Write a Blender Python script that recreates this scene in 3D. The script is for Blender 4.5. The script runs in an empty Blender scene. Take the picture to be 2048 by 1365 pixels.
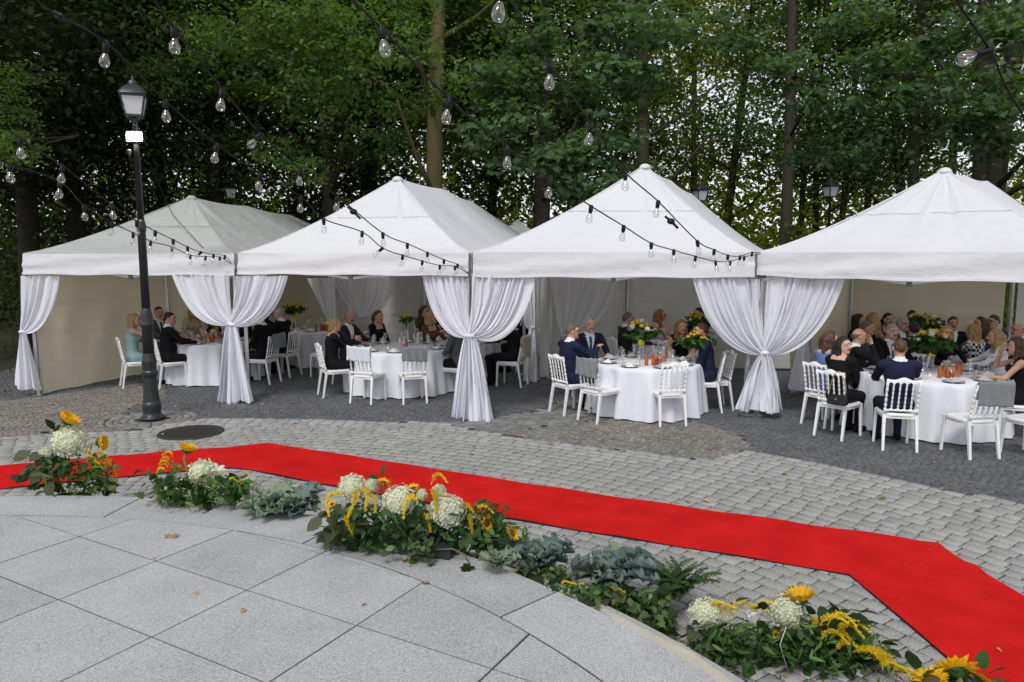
import bpy, math, random
import numpy as np
from mathutils import Vector, Matrix, Euler

# ------------------------------------------------------------------ camera, sky, sun, exposure
scene = bpy.context.scene
COL = scene.collection
FPX = 1470.0                      # focal length in pixels of the 2048 px wide photograph
PITCH = math.atan(174.5 / 1470)   # camera looks slightly down
CAMH = 2.40                       # photographer stands on the stone platform
cd = bpy.data.cameras.new('camera')
cd.sensor_width = 36.0
cd.lens = 36.0 * FPX / 2048
cd.clip_start = 0.05
cd.clip_end = 1000
cam = bpy.data.objects.new('camera', cd)
cam.location = (0, 0, CAMH)
cam.rotation_euler = (math.radians(90) - PITCH, 0, 0)
COL.objects.link(cam)
scene.camera = cam

SUN_EL, SUN_AZ = math.radians(52), math.radians(200)   # azimuth from +Y clockwise: behind the camera
world = bpy.data.worlds.new('World')
scene.world = world
world.use_nodes = True
wn, wl = world.node_tree.nodes, world.node_tree.links
wn.clear()
sky = wn.new('ShaderNodeTexSky'); sky.sky_type = 'NISHITA'; sky.sun_disc = False
sky.sun_elevation = SUN_EL; sky.sun_rotation = SUN_AZ
sky.air_density = 1.0; sky.dust_density = 1.0; sky.ozone_density = 1.0
hsv = wn.new('ShaderNodeHueSaturation'); hsv.inputs['Saturation'].default_value = 0.25
bg = wn.new('ShaderNodeBackground'); bg.inputs['Strength'].default_value = 0.14
wo = wn.new('ShaderNodeOutputWorld')
wl.new(sky.outputs[0], hsv.inputs['Color']); wl.new(hsv.outputs[0], bg.inputs['Color']); wl.new(bg.outputs[0], wo.inputs[0])

sd = bpy.data.lights.new('sun', 'SUN')
sd.energy = 1.5; sd.angle = math.radians(16); sd.color = (1.0, 0.97, 0.93)
sun = bpy.data.objects.new('sun', sd)
sun_dir = Vector((math.sin(SUN_AZ) * math.cos(SUN_EL), math.cos(SUN_AZ) * math.cos(SUN_EL), math.sin(SUN_EL)))
sun.rotation_euler = sun_dir.to_track_quat('Z', 'Y').to_euler()
COL.objects.link(sun)

scene.view_settings.view_transform = 'Standard'
scene.view_settings.look = 'None'
scene.view_settings.gamma = 1.0
scene.view_settings.use_curve_mapping = False
scene.view_settings.exposure = 0.3
scene.render.engine = 'CYCLES'
scene.cycles.use_denoising = True
scene.cycles.max_bounces = 7
scene.cycles.diffuse_bounces = 3
scene.cycles.transparent_max_bounces = 12
scene.cycles.transmission_bounces = 6
scene.cycles.caustics_reflective = False
scene.cycles.caustics_refractive = False

random.seed(7)
RNG = np.random.default_rng(7)

# ------------------------------------------------------------------ survey helpers (site measured from the photograph)
CP, SP = math.cos(PITCH), math.sin(PITCH)
def ray(px, py):
    x = (px - 1024) / FPX; u = (682.5 - py) / FPX
    return Vector((x, CP + u * SP, -SP + u * CP))
def U(px, py, z=0.0):                     # point on the level z
    d = ray(px, py); return d * ((z - CAMH) / d.z) + Vector((0, 0, CAMH))
def UY(px, py, Y):                        # point on the plane at distance Y
    d = ray(px, py); return d * (Y / d.y) + Vector((0, 0, CAMH))

# ------------------------------------------------------------------ materials
M = {}
def mat(name, color, rough=0.8, var=0.0, vscale=3.0, bump=0.0, bscale=40.0, transl=0.0, alpha=1.0, metal=0.0,
        emit=None, estr=0.0, objvar=0.0, tone=0.0, spec=0.3, stretch=None, var2=None, sheen=0.0, tcol=None, detail=6):
    m = bpy.data.materials.new(name); m.use_nodes = True
    n, l = m.node_tree.nodes, m.node_tree.links
    n.clear()
    out = n.new('ShaderNodeOutputMaterial')
    p = n.new('ShaderNodeBsdfPrincipled')
    p.inputs['Roughness'].default_value = rough
    p.inputs['Metallic'].default_value = metal
    p.inputs['Specular IOR Level'].default_value = spec
    p.inputs['Base Color'].default_value = (*color, 1)
    if sheen: p.inputs['Sheen Weight'].default_value = sheen
    csock = None
    tc = None
    def coords():
        nonlocal tc
        if tc is None:
            t = n.new('ShaderNodeNewGeometry')
            tc = t.outputs['Position']
            if stretch:
                mp = n.new('ShaderNodeMapping'); mp.inputs['Scale'].default_value = stretch
                l.new(tc, mp.inputs['Vector']); tc = mp.outputs[0]
        return tc
    fac = None
    def addfac(s, w):
        nonlocal fac
        ma = n.new('ShaderNodeMath'); ma.operation = 'MULTIPLY_ADD'
        l.new(s, ma.inputs[0]); ma.inputs[1].default_value = w * 2
        if fac is None: ma.inputs[2].default_value = 1.0 - w
        else:
            sb = n.new('ShaderNodeMath'); sb.operation = 'SUBTRACT'; l.new(fac, sb.inputs[0]); sb.inputs[1].default_value = w
            l.new(sb.outputs[0], ma.inputs[2])
        fac = ma.outputs[0]
    if var:
        t = n.new('ShaderNodeTexNoise'); t.inputs['Scale'].default_value = vscale; t.inputs['Detail'].default_value = detail
        l.new(coords(), t.inputs['Vector']); addfac(t.outputs['Fac'], var)
    if var2:
        t = n.new('ShaderNodeTexNoise'); t.inputs['Scale'].default_value = var2[1]; t.inputs['Detail'].default_value = 2
        t.inputs['Roughness'].default_value = 0.7
        l.new(coords(), t.inputs['Vector'])
        rp = n.new('ShaderNodeMapRange'); rp.inputs['From Min'].default_value = 0.3; rp.inputs['From Max'].default_value = 0.7
        l.new(t.outputs['Fac'], rp.inputs['Value'])
        addfac(rp.outputs[0], var2[0])
    if objvar:
        t = n.new('ShaderNodeObjectInfo'); addfac(t.outputs['Random'], objvar)
    if tone:
        t = n.new('ShaderNodeAttribute'); t.attribute_name = 'tone'; addfac(t.outputs['Fac'], tone)
    if fac is not None:
        mx = n.new('ShaderNodeVectorMath'); mx.operation = 'SCALE'
        mx.inputs[0].default_value = color; l.new(fac, mx.inputs['Scale']); csock = mx.outputs[0]
        l.new(csock, p.inputs['Base Color'])
    if bump:
        t = n.new('ShaderNodeTexNoise'); t.inputs['Scale'].default_value = bscale; t.inputs['Detail'].default_value = 4
        l.new(coords(), t.inputs['Vector'])
        b = n.new('ShaderNodeBump'); b.inputs['Strength'].default_value = bump; b.inputs['Distance'].default_value = 0.02 if bscale > 5 else 0.12
        l.new(t.outputs['Fac'], b.inputs['Height']); l.new(b.outputs[0], p.inputs['Normal'])
    if emit:
        p.inputs['Emission Color'].default_value = (*emit, 1); p.inputs['Emission Strength'].default_value = estr
    sh = p.outputs[0]
    if transl:
        tr = n.new('ShaderNodeBsdfTranslucent')
        tcl = tcol or color
        tr.inputs['Color'].default_value = (*tcl, 1)
        if csock is not None and fac is not None:
            mx2 = n.new('ShaderNodeVectorMath'); mx2.operation = 'SCALE'; mx2.inputs[0].default_value = tcl
            l.new(fac, mx2.inputs['Scale']); l.new(mx2.outputs[0], tr.inputs['Color'])
        ms = n.new('ShaderNodeMixShader'); ms.inputs[0].default_value = transl
        l.new(sh, ms.inputs[1]); l.new(tr.outputs[0], ms.inputs[2]); sh = ms.outputs[0]
    if alpha < 1:
        tp = n.new('ShaderNodeBsdfTransparent')
        ms = n.new('ShaderNodeMixShader'); ms.inputs[0].default_value = alpha
        l.new(tp.outputs[0], ms.inputs[1]); l.new(sh, ms.inputs[2]); sh = ms.outputs[0]
    l.new(sh, out.inputs['Surface'])
    M[name] = m
    return m

def glass(name, color=(1, 1, 1), rough=0.02, body=0.12):
    # thin-walled glass: mostly clear with a mirror coat that grows at grazing angles
    m = bpy.data.materials.new(name); m.use_nodes = True
    n, l = m.node_tree.nodes, m.node_tree.links
    n.clear()
    out = n.new('ShaderNodeOutputMaterial')
    tp = n.new('ShaderNodeBsdfTransparent'); tp.inputs[0].default_value = (*color, 1)
    gl = n.new('ShaderNodeBsdfGlossy'); gl.inputs['Roughness'].default_value = rough; gl.inputs[0].default_value = (.9, .9, .9, 1)
    fr = n.new('ShaderNodeLayerWeight'); fr.inputs[0].default_value = 0.35
    ma = n.new('ShaderNodeMath'); ma.operation = 'MULTIPLY_ADD'; ma.inputs[1].default_value = 0.6; ma.inputs[2].default_value = body
    l.new(fr.outputs['Facing'], ma.inputs[0])
    ms = n.new('ShaderNodeMixShader'); l.new(ma.outputs[0], ms.inputs[0]); l.new(tp.outputs[0], ms.inputs[1]); l.new(gl.outputs[0], ms.inputs[2])
    l.new(ms.outputs[0], out.inputs['Surface'])
    M[name] = m
    return m

# ------------------------------------------------------------------ mesh helpers
def rawmesh(name, V, F, mats=(), fm=None, smooth=False, tone=None):
    me = bpy.data.meshes.new(name)
    V = np.asarray(V, dtype=np.float32).reshape(-1, 3)
    if isinstance(F, np.ndarray):
        k = F.shape[1]; nf = len(F)
        me.vertices.add(len(V)); me.vertices.foreach_set('co', V.ravel())
        me.loops.add(nf * k); me.loops.foreach_set('vertex_index', F.astype(np.int32).ravel())
        me.polygons.add(nf)
        me.polygons.foreach_set('loop_start', np.arange(0, nf * k, k, dtype=np.int32))
        me.polygons.foreach_set('loop_total', np.full(nf, k, dtype=np.int32))
        me.update(calc_edges=True)
    else:
        me.from_pydata([tuple(v) for v in V], [], F)
    for m_ in mats: me.materials.append(M[m_] if isinstance(m_, str) else m_)
    if fm is not None: me.polygons.foreach_set('material_index', np.asarray(fm, dtype=np.int32))
    if smooth: me.polygons.foreach_set('use_smooth', np.ones(len(me.polygons), dtype=bool))
    if tone is not None:
        a = me.attributes.new('tone', 'FLOAT', 'FACE'); a.data.foreach_set('value', np.asarray(tone, dtype=np.float32))
    me.update()
    return me

def tag(o, label=None, cat=None, group=None, kind=None):
    if label: o['label'] = label
    if cat: o['category'] = cat
    if group: o['group'] = group
    if kind: o['kind'] = kind
    return o
def link(name, me, parent=None, loc=(0, 0, 0), rot=(0, 0, 0), scale=(1, 1, 1)):
    o = bpy.data.objects.new(name, me); COL.objects.link(o)
    o.location = loc; o.rotation_euler = rot
    o.scale = scale if hasattr(scale, '__len__') else (scale,) * 3
    if parent is not None: o.parent = parent
    return o
def empty(name, loc=(0, 0, 0), rz=0.0, label=None, cat=None, group=None):
    o = bpy.data.objects.new(name, None); COL.objects.link(o); o.empty_display_size = 0.1
    o.location = loc; o.rotation_euler = (0, 0, rz)
    return tag(o, label, cat, group)
def copy_tree(o, parent=None):
    c = o.copy(); COL.objects.link(c); c.parent = parent
    for ch in o.children: copy_tree(ch, c)
    return c

class MB:
    """collects boxes, tubes, lathes and sheets into one mesh"""
    def __init__(s): s.V = []; s.F = []; s.fm = []; s.m = 0
    def add(s, V, F):
        b = len(s.V); s.V.extend([tuple(v) for v in V]); s.F.extend([tuple(b + i for i in f) for f in F]); s.fm.extend([s.m] * len(F)); return s
    def box(s, c, d, rz=0.0, taper=1.0):
        x, y, z = d[0] / 2, d[1] / 2, d[2] / 2
        cr, sr = math.cos(rz), math.sin(rz)
        V = []
        for sz in (-1, 1):
            k = taper if sz > 0 else 1.0
            for sx, sy in ((-1, -1), (1, -1), (1, 1), (-1, 1)):
                px, py = sx * x * k, sy * y * k
                V.append((c[0] + px * cr - py * sr, c[1] + px * sr + py * cr, c[2] + sz * z))
        return s.add(V, [(3, 2, 1, 0), (4, 5, 6, 7), (0, 1, 5, 4), (1, 2, 6, 5), (2, 3, 7, 6), (3, 0, 4, 7)])
    def bar(s, a, b, w, h=None, w2=None):
        """square bar from a to b"""
        h = h or w; w2 = w2 or w
        a, b = Vector(a), Vector(b); d = (b - a).normalized()
        up = Vector((0, 0, 1)) if abs(d.z) < 0.9 else Vector((0, 1, 0))
        sx = d.cross(up).normalized(); sy = sx.cross(d).normalized()
        V = []
        for p, k in ((a, 1.0), (b, w2 / w)):
            for i, j in ((-1, -1), (1, -1), (1, 1), (-1, 1)): V.append(p + sx * (i * w / 2 * k) + sy * (j * h / 2 * k))
        return s.add(V, [(3, 2, 1, 0), (4, 5, 6, 7), (0, 1, 5, 4), (1, 2, 6, 5), (2, 3, 7, 6), (3, 0, 4, 7)])
    def tube(s, pts, r, n=8, cap=True):
        pts = [Vector(p) for p in pts]; R = r if hasattr(r, '__len__') else [r] * len(pts)
        V = []; F = []; ref = None
        for i, p in enumerate(pts):
            t = (pts[min(i + 1, len(pts) - 1)] - pts[max(i - 1, 0)])
            t = t.normalized() if t.length > 1e-9 else Vector((0, 0, 1))
            if ref is None: ref = Vector((0, 0, 1)) if abs(t.z) < 0.9 else Vector((1, 0, 0))
            u = t.cross(ref).normalized(); w = u.cross(t).normalized(); ref = w
            for k in range(n):
                a = 2 * math.pi * k / n; V.append(p + (u * math.cos(a) + w * math.sin(a)) * R[i])
        for i in range(len(pts) - 1):
            for k in range(n):
                F.append((i * n + k, i * n + (k + 1) % n, (i + 1) * n + (k + 1) % n, (i + 1) * n + k))
        if cap:
            F.append(tuple(range(n - 1, -1, -1))); F.append(tuple((len(pts) - 1) * n + k for k in range(n)))
        return s.add(V, F)
    def lathe(s, prof, c=(0, 0, 0), n=16, cap=True, sx=1.0, sy=1.0):
        V = []; F = []
        for r, z in prof:
            for k in range(n):
                a = 2 * math.pi * k / n; V.append((c[0] + r * sx * math.cos(a), c[1] + r * sy * math.sin(a), c[2] + z))
        for i in range(len(prof) - 1):
            for k in range(n): F.append((i * n + k, i * n + (k + 1) % n, (i + 1) * n + (k + 1) % n, (i + 1) * n + k))
        if cap:
            F.append(tuple(range(n - 1, -1, -1))); F.append(tuple((len(prof) - 1) * n + k for k in range(n)))
        return s.add(V, F)
    def grid(s, P):
        """P[i][j] points"""
        ni, nj = len(P), len(P[0]); V = [p for row in P for p in row]
        F = [(i * nj + j, i * nj + j + 1, (i + 1) * nj + j + 1, (i + 1) * nj + j) for i in range(ni - 1) for j in range(nj - 1)]
        return s.add(V, F)
    def ell(s, c, r, n=10, m=7, R=None):
        V = []; F = []
        for i in range(m + 1):
            t = math.pi * i / m
            for k in range(n):
                a = 2 * math.pi * k / n
                v = Vector((r[0] * math.sin(t) * math.cos(a), r[1] * math.sin(t) * math.sin(a), r[2] * math.cos(t)))
                if R is not None: v = R @ v
                V.append((c[0] + v.x, c[1] + v.y, c[2] + v.z))
        for i in range(m):
            for k in range(n): F.append((i * n + k, (i + 1) * n + k, (i + 1) * n + (k + 1) % n, i * n + (k + 1) % n))
        return s.add(V, F)
    def mesh(s, name, mats, smooth=True):
        mats = mats if isinstance(mats, (list, tuple)) else [mats]
        return rawmesh(name, s.V, s.F, mats, s.fm, smooth)
    def build(s, name, mats, parent=None, smooth=True, **k):
        return link(name, s.mesh(name, mats, smooth), parent, **k)

def smooth_by_angle(me, deg=40):
    """flat faces stay flat where the mesh turns sharply"""
    try: me.set_sharp_from_angle(angle=math.radians(deg))
    except Exception: pass
    return me

# ---- the palette
mat('granite_slab', (0.385, 0.385, 0.39), 0.75, var=0.20, vscale=2.2, var2=(0.45, 135.0), objvar=0.09, spec=0.25)
mat('granite_riser', (0.36, 0.365, 0.375), 0.8, var2=(0.3, 150.0))
mat('granite_paver', (0.315, 0.31, 0.30), 0.8, var=0.12, vscale=1.3, var2=(0.42, 80.0), objvar=0.10, bump=0.2, bscale=60)
mat('granite_paver_field', (0.315, 0.31, 0.30), 0.8, var=0.12, vscale=1.3, var2=(0.42, 80.0), tone=0.12, bump=0.2, bscale=60)
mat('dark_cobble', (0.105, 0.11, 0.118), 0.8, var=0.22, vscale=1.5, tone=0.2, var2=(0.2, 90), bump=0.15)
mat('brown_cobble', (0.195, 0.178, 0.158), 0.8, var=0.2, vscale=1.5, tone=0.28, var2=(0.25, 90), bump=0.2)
mat('joint_sand', (0.045, 0.042, 0.028), 0.95, var=0.4, vscale=5, var2=(0.3, 60))
mat('forest_floor', (0.06, 0.05, 0.03), 0.95, var=0.5, vscale=1.2, var2=(0.4, 14))
mat('grass_patch', (0.06, 0.085, 0.02), 0.9, var=0.4, vscale=2)
mat('carpet_back_shadow', (0.03, 0.012, 0.012), 0.9)  # edge strip: dark rubber backing, with the shadow line put into its colour
mat('carpet', (0.54, 0.016, 0.015), 1.0, var=0.32, vscale=3.0, var2=(0.16, 140), bump=0.2, bscale=260, spec=0.0)
mat('iron', (0.05, 0.042, 0.035), 0.7, var=0.3, vscale=20, metal=0.3)
mat('lamp_paint', (0.018, 0.022, 0.024), 0.38, var=0.2, vscale=6, spec=0.5)
mat('lamp_pane', (0.62, 0.64, 0.66), 0.4, var=0.06)
mat('flood_lens', (1, 1, 1), 0.4, emit=(1.0, 0.80, 0.48), estr=3.0)
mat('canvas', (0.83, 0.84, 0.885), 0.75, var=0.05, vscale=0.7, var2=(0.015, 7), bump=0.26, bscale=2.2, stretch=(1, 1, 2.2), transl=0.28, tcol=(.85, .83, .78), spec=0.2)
mat('canvas_shaded', (0.52, 0.535, 0.525), 0.75, var=0.14, vscale=0.9, bump=0.5, bscale=2.2, stretch=(1, 1, 3.0), transl=0.25, tcol=(.75, .68, .55), spec=0.2)  # roof canvas greyed so its colour carries the shade of the trees
mat('canvas_wall', (0.82, 0.81, 0.78), 0.7, var=0.06, vscale=1.5, bump=0.35, bscale=2.0, stretch=(1, 1, 1.6), transl=0.45, tcol=(.88, .85, .78), spec=0.25)
mat('canvas_wall_beige', (0.82, 0.74, 0.60), 0.75, var=0.06, vscale=1.5, bump=0.35, bscale=2.0, stretch=(1, 1, 1.6), transl=0.5, tcol=(.92, .78, .55), spec=0.2)
mat('aluminium', (0.55, 0.56, 0.57), 0.4, metal=0.8, var=0.1, vscale=10)
mat('grey_plastic', (0.16, 0.17, 0.18), 0.5)
mat('voile', (0.87, 0.875, 0.95), 0.8, transl=0.22, alpha=0.93, spec=0.1, tcol=(.85, .85, .92))
mat('voile_thin', (0.76, 0.76, 0.80), 0.8, transl=0.35, alpha=0.72, spec=0.1)
mat('cloth_white', (0.78, 0.79, 0.86), 0.85, var=0.03, transl=0.08, spec=0.1, bump=.05, bscale=12)
mat('chair_white', (0.80, 0.80, 0.80), 0.35, var=0.03, spec=0.4)
mat('cushion_dark', (0.012, 0.03, 0.035), 0.8)
mat('throw_grey', (0.20, 0.205, 0.22), 0.95, var=0.08, vscale=8, bump=0.25, bscale=90, sheen=0.2)
mat('throw_pale', (0.55, 0.60, 0.64), 0.9, var=0.06, vscale=8, bump=0.2, bscale=90)
mat('beige_cloth', (0.42, 0.36, 0.28), 0.9, var=0.1, vscale=8)
mat('black_cloth', (0.012, 0.012, 0.014), 0.9, var=0.2, vscale=6)
mat('porcelain', (0.75, 0.75, 0.74), 0.2, spec=0.5)
mat('plate_grey', (0.33, 0.34, 0.35), 0.35, spec=0.5)
mat('napkin_grey', (0.42, 0.43, 0.44), 0.9, var=0.1, vscale=20)
mat('candle_wax', (0.85, 0.8, 0.65), 0.5, emit=(1, .6, .25), estr=0.4)
mat('juice', (0.50, 0.12, 0.012), 0.2, spec=0.5, transl=0.2)
mat('yellow_band', (0.72, 0.55, 0.02), 0.6)
mat('cable_black', (0.012, 0.012, 0.013), 0.5)
mat('filament', (0.7, 0.45, 0.12), 0.5)
mat('burlap', (0.56, 0.52, 0.43), 0.95, var=0.12, vscale=4, bump=0.5, bscale=180)
mat('planter_green', (0.02, 0.035, 0.03), 0.5)
mat('planter_olive', (0.10, 0.105, 0.06), 0.6)
glass('clear_glass')
glass('bulb_glass', (0.97, 0.98, 1.0), 0.03, 0.08)
# ================================================================== THE SETTING
# ---- ground sheet out to the horizon
gm = MB(); gm.grid([[(x, y, -0.05) for x in np.linspace(-300, 300, 13)] for y in np.linspace(-100, 500, 13)])
tag(gm.build('ground', 'forest_floor', smooth=False), kind='structure')

PC = np.array([-3.955, 0.41])            # centre of the round platform; the paving rings share it
RO, RI = 5.82, 5.33                      # outer edge and inner edge of its border ring
PZ = 0.30
# ---- plaza bed
def poly_sheet(name, pts, z, m, kind='structure'):
    return tag(link(name, rawmesh(name, [(x, y, z) for x, y in pts], [tuple(range(len(pts)))], [m])), kind=kind)
bed = poly_sheet('plaza', [(-14, -2), (14, -2), (14, 15), (9, 19.5), (-3, 20.5), (-10.5, 18.5), (-14, 13)], -0.0085, 'joint_sand')

def in_poly(P, poly):
    x, y = P[:, 0], P[:, 1]; n = len(poly); r = np.zeros(len(P), bool); j = n - 1
    for i in range(n):
        xi, yi = poly[i]; xj, yj = poly[j]
        c = ((yi > y) != (yj > y)) & (x < (xj - xi) * (y - yi) / (yj - yi + 1e-12) + xi)
        r ^= c; j = i
    return r
def wp(L): return [tuple(U(x, y))[:2] for x, y in L]
# light paving lies between the platform and this line; brown and dark setts beyond it
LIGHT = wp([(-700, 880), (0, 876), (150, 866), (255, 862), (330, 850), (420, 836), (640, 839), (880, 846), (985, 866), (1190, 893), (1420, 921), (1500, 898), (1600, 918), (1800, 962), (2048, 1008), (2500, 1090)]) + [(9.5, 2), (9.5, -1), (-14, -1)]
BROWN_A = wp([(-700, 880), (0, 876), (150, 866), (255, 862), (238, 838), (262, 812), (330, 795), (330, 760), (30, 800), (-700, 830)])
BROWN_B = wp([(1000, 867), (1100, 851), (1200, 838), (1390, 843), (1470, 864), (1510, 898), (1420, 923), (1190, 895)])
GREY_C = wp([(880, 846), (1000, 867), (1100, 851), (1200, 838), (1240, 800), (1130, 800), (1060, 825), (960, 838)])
LAMP = U(305, 838)

def pavers(rings, seglen, jit, zone, gap, seed):
    """returns centre, angle, length, width arrays of ring-laid setts kept by zone()"""
    g = np.random.default_rng(seed); out = []
    r0, r1, w = rings
    r = r0
    while r < r1:
        n = int(2 * math.pi * r / seglen)
        a = (np.arange(n) + g.random()) * (2 * math.pi / n) + (g.random(n) - .5) * jit / r
        a = np.sort(a); nx = np.append(a[1:], a[0] + 2 * math.pi)
        mid = (a + nx) / 2; ln = (nx - a) * r - gap
        c = np.stack([PC[0] + r * np.cos(mid), PC[1] + r * np.sin(mid)], 1)
        out.append(np.column_stack([c, mid, ln, np.full(n, w - gap)]))
        r += w
    A = np.concatenate(out)
    return A[zone(A[:, :2])]
def in_view(P, m=1.2):
    return (P[:, 1] > 2.6) & (np.abs(P[:, 0]) < 0.72 * P[:, 1] + m)
def sett_mesh(A, seed, hz=0.004, ch=0.007, depth=0.03, jc=0.004):
    """vertices and quads of chamfered setts; A rows: x, y, angle, length (tangential), width (radial)"""
    g = np.random.default_rng(seed); n = len(A)
    ca, sa = np.cos(A[:, 2]), np.sin(A[:, 2])
    base = np.array([(-1, -1), (1, -1), (1, 1), (-1, 1)], float)
    V = np.zeros((n, 12, 3)); top = (g.random(n) - .5) * 2 * hz
    jr = (g.random((n, 4, 2)) - .5) * jc
    tilt = (g.random((n, 2)) - .5) * 0.016
    for k, (ins, dz) in enumerate(((0, -depth), (0, -ch), (ch, 0))):
        for c in range(4):
            rad = base[c, 0] * (A[:, 4] / 2 - ins) + jr[:, c, 0]
            tan = base[c, 1] * (A[:, 3] / 2 - ins) + jr[:, c, 1]
            V[:, k * 4 + c, 0] = A[:, 0] + ca * rad - sa * tan
            V[:, k * 4 + c, 1] = A[:, 1] + sa * rad + ca * tan
            V[:, k * 4 + c, 2] = top + dz + tilt[:, 0] * rad + tilt[:, 1] * tan
    q = []
    for k in (0, 1):
        for c in range(4):
            d = (c + 1) % 4; q.append((k * 4 + c, k * 4 + d, k * 4 + 4 + d, k * 4 + 4 + c))
    q.append((8, 9, 10, 11))
    F = (np.arange(n)[:, None, None] * 12 + np.array(q)[None]).reshape(-1, 4)
    tone = np.repeat(g.random(n), len(q))
    return V.reshape(-1, 3), F, tone

lampxy = np.array(LAMP[:2])
def z_light(P): return in_poly(P, LIGHT) & in_view(P) & (np.hypot(*(P - PC).T) > RO - 0.1)
L = pavers((5.90, 12.6, 0.136), 0.168, 0.05, z_light, 0.013, 1)
dist = np.hypot(L[:, 0], L[:, 1]); onscreen = (np.abs(L[:, 0]) < 0.70 * L[:, 1])
carp_mask = np.zeros(len(L), bool)
order = np.argsort(dist + np.where(onscreen, 0, 100))
near, rest = order[:300], order[300:]
V, F, T = sett_mesh(L[rest], 2, hz=0.0015, ch=0.002)
tag(link('paver_field', rawmesh('paver_field', V, F, ['granite_paver_field'], tone=T), bed), kind='stuff')
variants = []
for k in range(10):
    V, F, T = sett_mesh(np.array([[0, 0, 0, 0.155, 0.123]]), 50 + k, hz=0.0005, ch=0.002)
    variants.append(rawmesh('paver', V, F, ['granite_paver']))
for i in near:
    x, y, a, ln, w = L[i]
    link('paver', random.choice(variants), bed, loc=(x, y, random.uniform(-.0015, .0015)), rot=(0, 0, a + random.choice((0, math.pi))), scale=(1, ln / 0.155, 1))

def z_any(P): return ~in_poly(P, LIGHT) & in_view(P, 2.0) & (P[:, 1] < 17.8) & (P[:, 0] > -10.5) & (P[:, 0] < 11)
def lampring(P): return np.hypot(*(P - lampxy).T) < 0.62
def z_brown(P): return (in_poly(P, BROWN_A) | in_poly(P, BROWN_B)) & z_any(P) & ~lampring(P)
def z_grey(P): return in_poly(P, GREY_C) & z_any(P) & ~z_brown(P)
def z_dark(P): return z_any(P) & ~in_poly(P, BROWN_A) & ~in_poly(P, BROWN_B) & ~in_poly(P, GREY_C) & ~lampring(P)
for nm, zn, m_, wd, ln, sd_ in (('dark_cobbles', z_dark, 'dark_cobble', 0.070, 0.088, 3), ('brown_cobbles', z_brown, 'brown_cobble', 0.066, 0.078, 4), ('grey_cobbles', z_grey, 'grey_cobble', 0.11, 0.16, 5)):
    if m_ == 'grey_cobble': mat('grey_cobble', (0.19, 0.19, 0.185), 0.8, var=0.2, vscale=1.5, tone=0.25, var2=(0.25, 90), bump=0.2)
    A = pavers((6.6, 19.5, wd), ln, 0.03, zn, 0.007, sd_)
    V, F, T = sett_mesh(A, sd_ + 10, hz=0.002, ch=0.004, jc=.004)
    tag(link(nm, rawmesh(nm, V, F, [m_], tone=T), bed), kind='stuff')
# ring of setts round the lamp foot
rows = []
for r in np.arange(0.27, 0.62, 0.098):
    n = max(8, int(2 * math.pi * r / 0.17))
    for k in range(n):
        a = 2 * math.pi * (k + r * 3) / n; c = lampxy + r * np.array([math.cos(a), math.sin(a)])
        rows.append((c[0], c[1], a, 2 * math.pi * r / n - 0.012, 0.088))
A = np.array(rows); A = A[~in_poly(A[:, :2], LIGHT)]
V, F, T = sett_mesh(A, 77); tag(link('lamp_ring_setts', rawmesh('lamp_ring_setts', V, F, ['grey_cobble'], tone=T), bed), kind='stuff')

# ---- round stone platform with slabs
def clip_convex(poly, clip):
    out = poly
    for i in range(len(clip)):
        a, b = clip[i], clip[(i + 1) % len(clip)]
        nrm = (-(b[1] - a[1]), b[0] - a[0]); inp = out; out = []
        if not inp: break
        for j in range(len(inp)):
            p, q = inp[j], inp[(j + 1) % len(inp)]
            dp = (p[0] - a[0]) * nrm[0] + (p[1] - a[1]) * nrm[1]; dq = (q[0] - a[0]) * nrm[0] + (q[1] - a[1]) * nrm[1]
            if dp >= 0: out.append(p)
            if (dp >= 0) != (dq >= 0):
                t = dp / (dp - dq); out.append((p[0] + t * (q[0] - p[0]), p[1] + t * (q[1] - p[1])))
    return out
def prism(name, poly, z0, z1, m, parent, ins=0.003, ch=0.004):
    c = np.mean(np.array(poly), 0); n = len(poly); V = []
    P = np.array(poly)
    def inset(d):
        # move every edge inwards by d
        R = []
        for i in range(n):
            p0, p1, p2 = P[i - 1], P[i], P[(i + 1) % n]
            e1 = p1 - p0; e2 = p2 - p1
            e1 = e1 / (np.hypot(*e1) + 1e-9); e2 = e2 / (np.hypot(*e2) + 1e-9)
            n1 = np.array([-e1[1], e1[0]]); n2 = np.array([-e2[1], e2[0]])
            k = n1 + n2; k = k / max(0.35, 1 + float(n1 @ n2))
            R.append(p1 + k * d)
        return R
    for d, z in ((ins, z0), (ins, z1 - ch), (ins + ch, z1)):
        V += [(x, y, z) for x, y in inset(d)]
    F = []
    for k in (0, 1):
        for i in range(n): F.append((k * n + i, k * n + (i + 1) % n, (k + 1) * n + (i + 1) % n, (k + 1) * n + i))
    F.append(tuple(2 * n + i for i in range(n)))
    return link(name, rawmesh(name, V, F, [m]), parent)
pm = MB(); pm.lathe([(RO - 0.05, -0.02), (RO - 0.05, PZ - 0.007), (0.02, PZ - 0.007)], (PC[0], PC[1], 0), n=128, cap=False)
plat = tag(pm.build('stone_platform', 'joint_sand', smooth=False), kind='structure')
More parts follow.
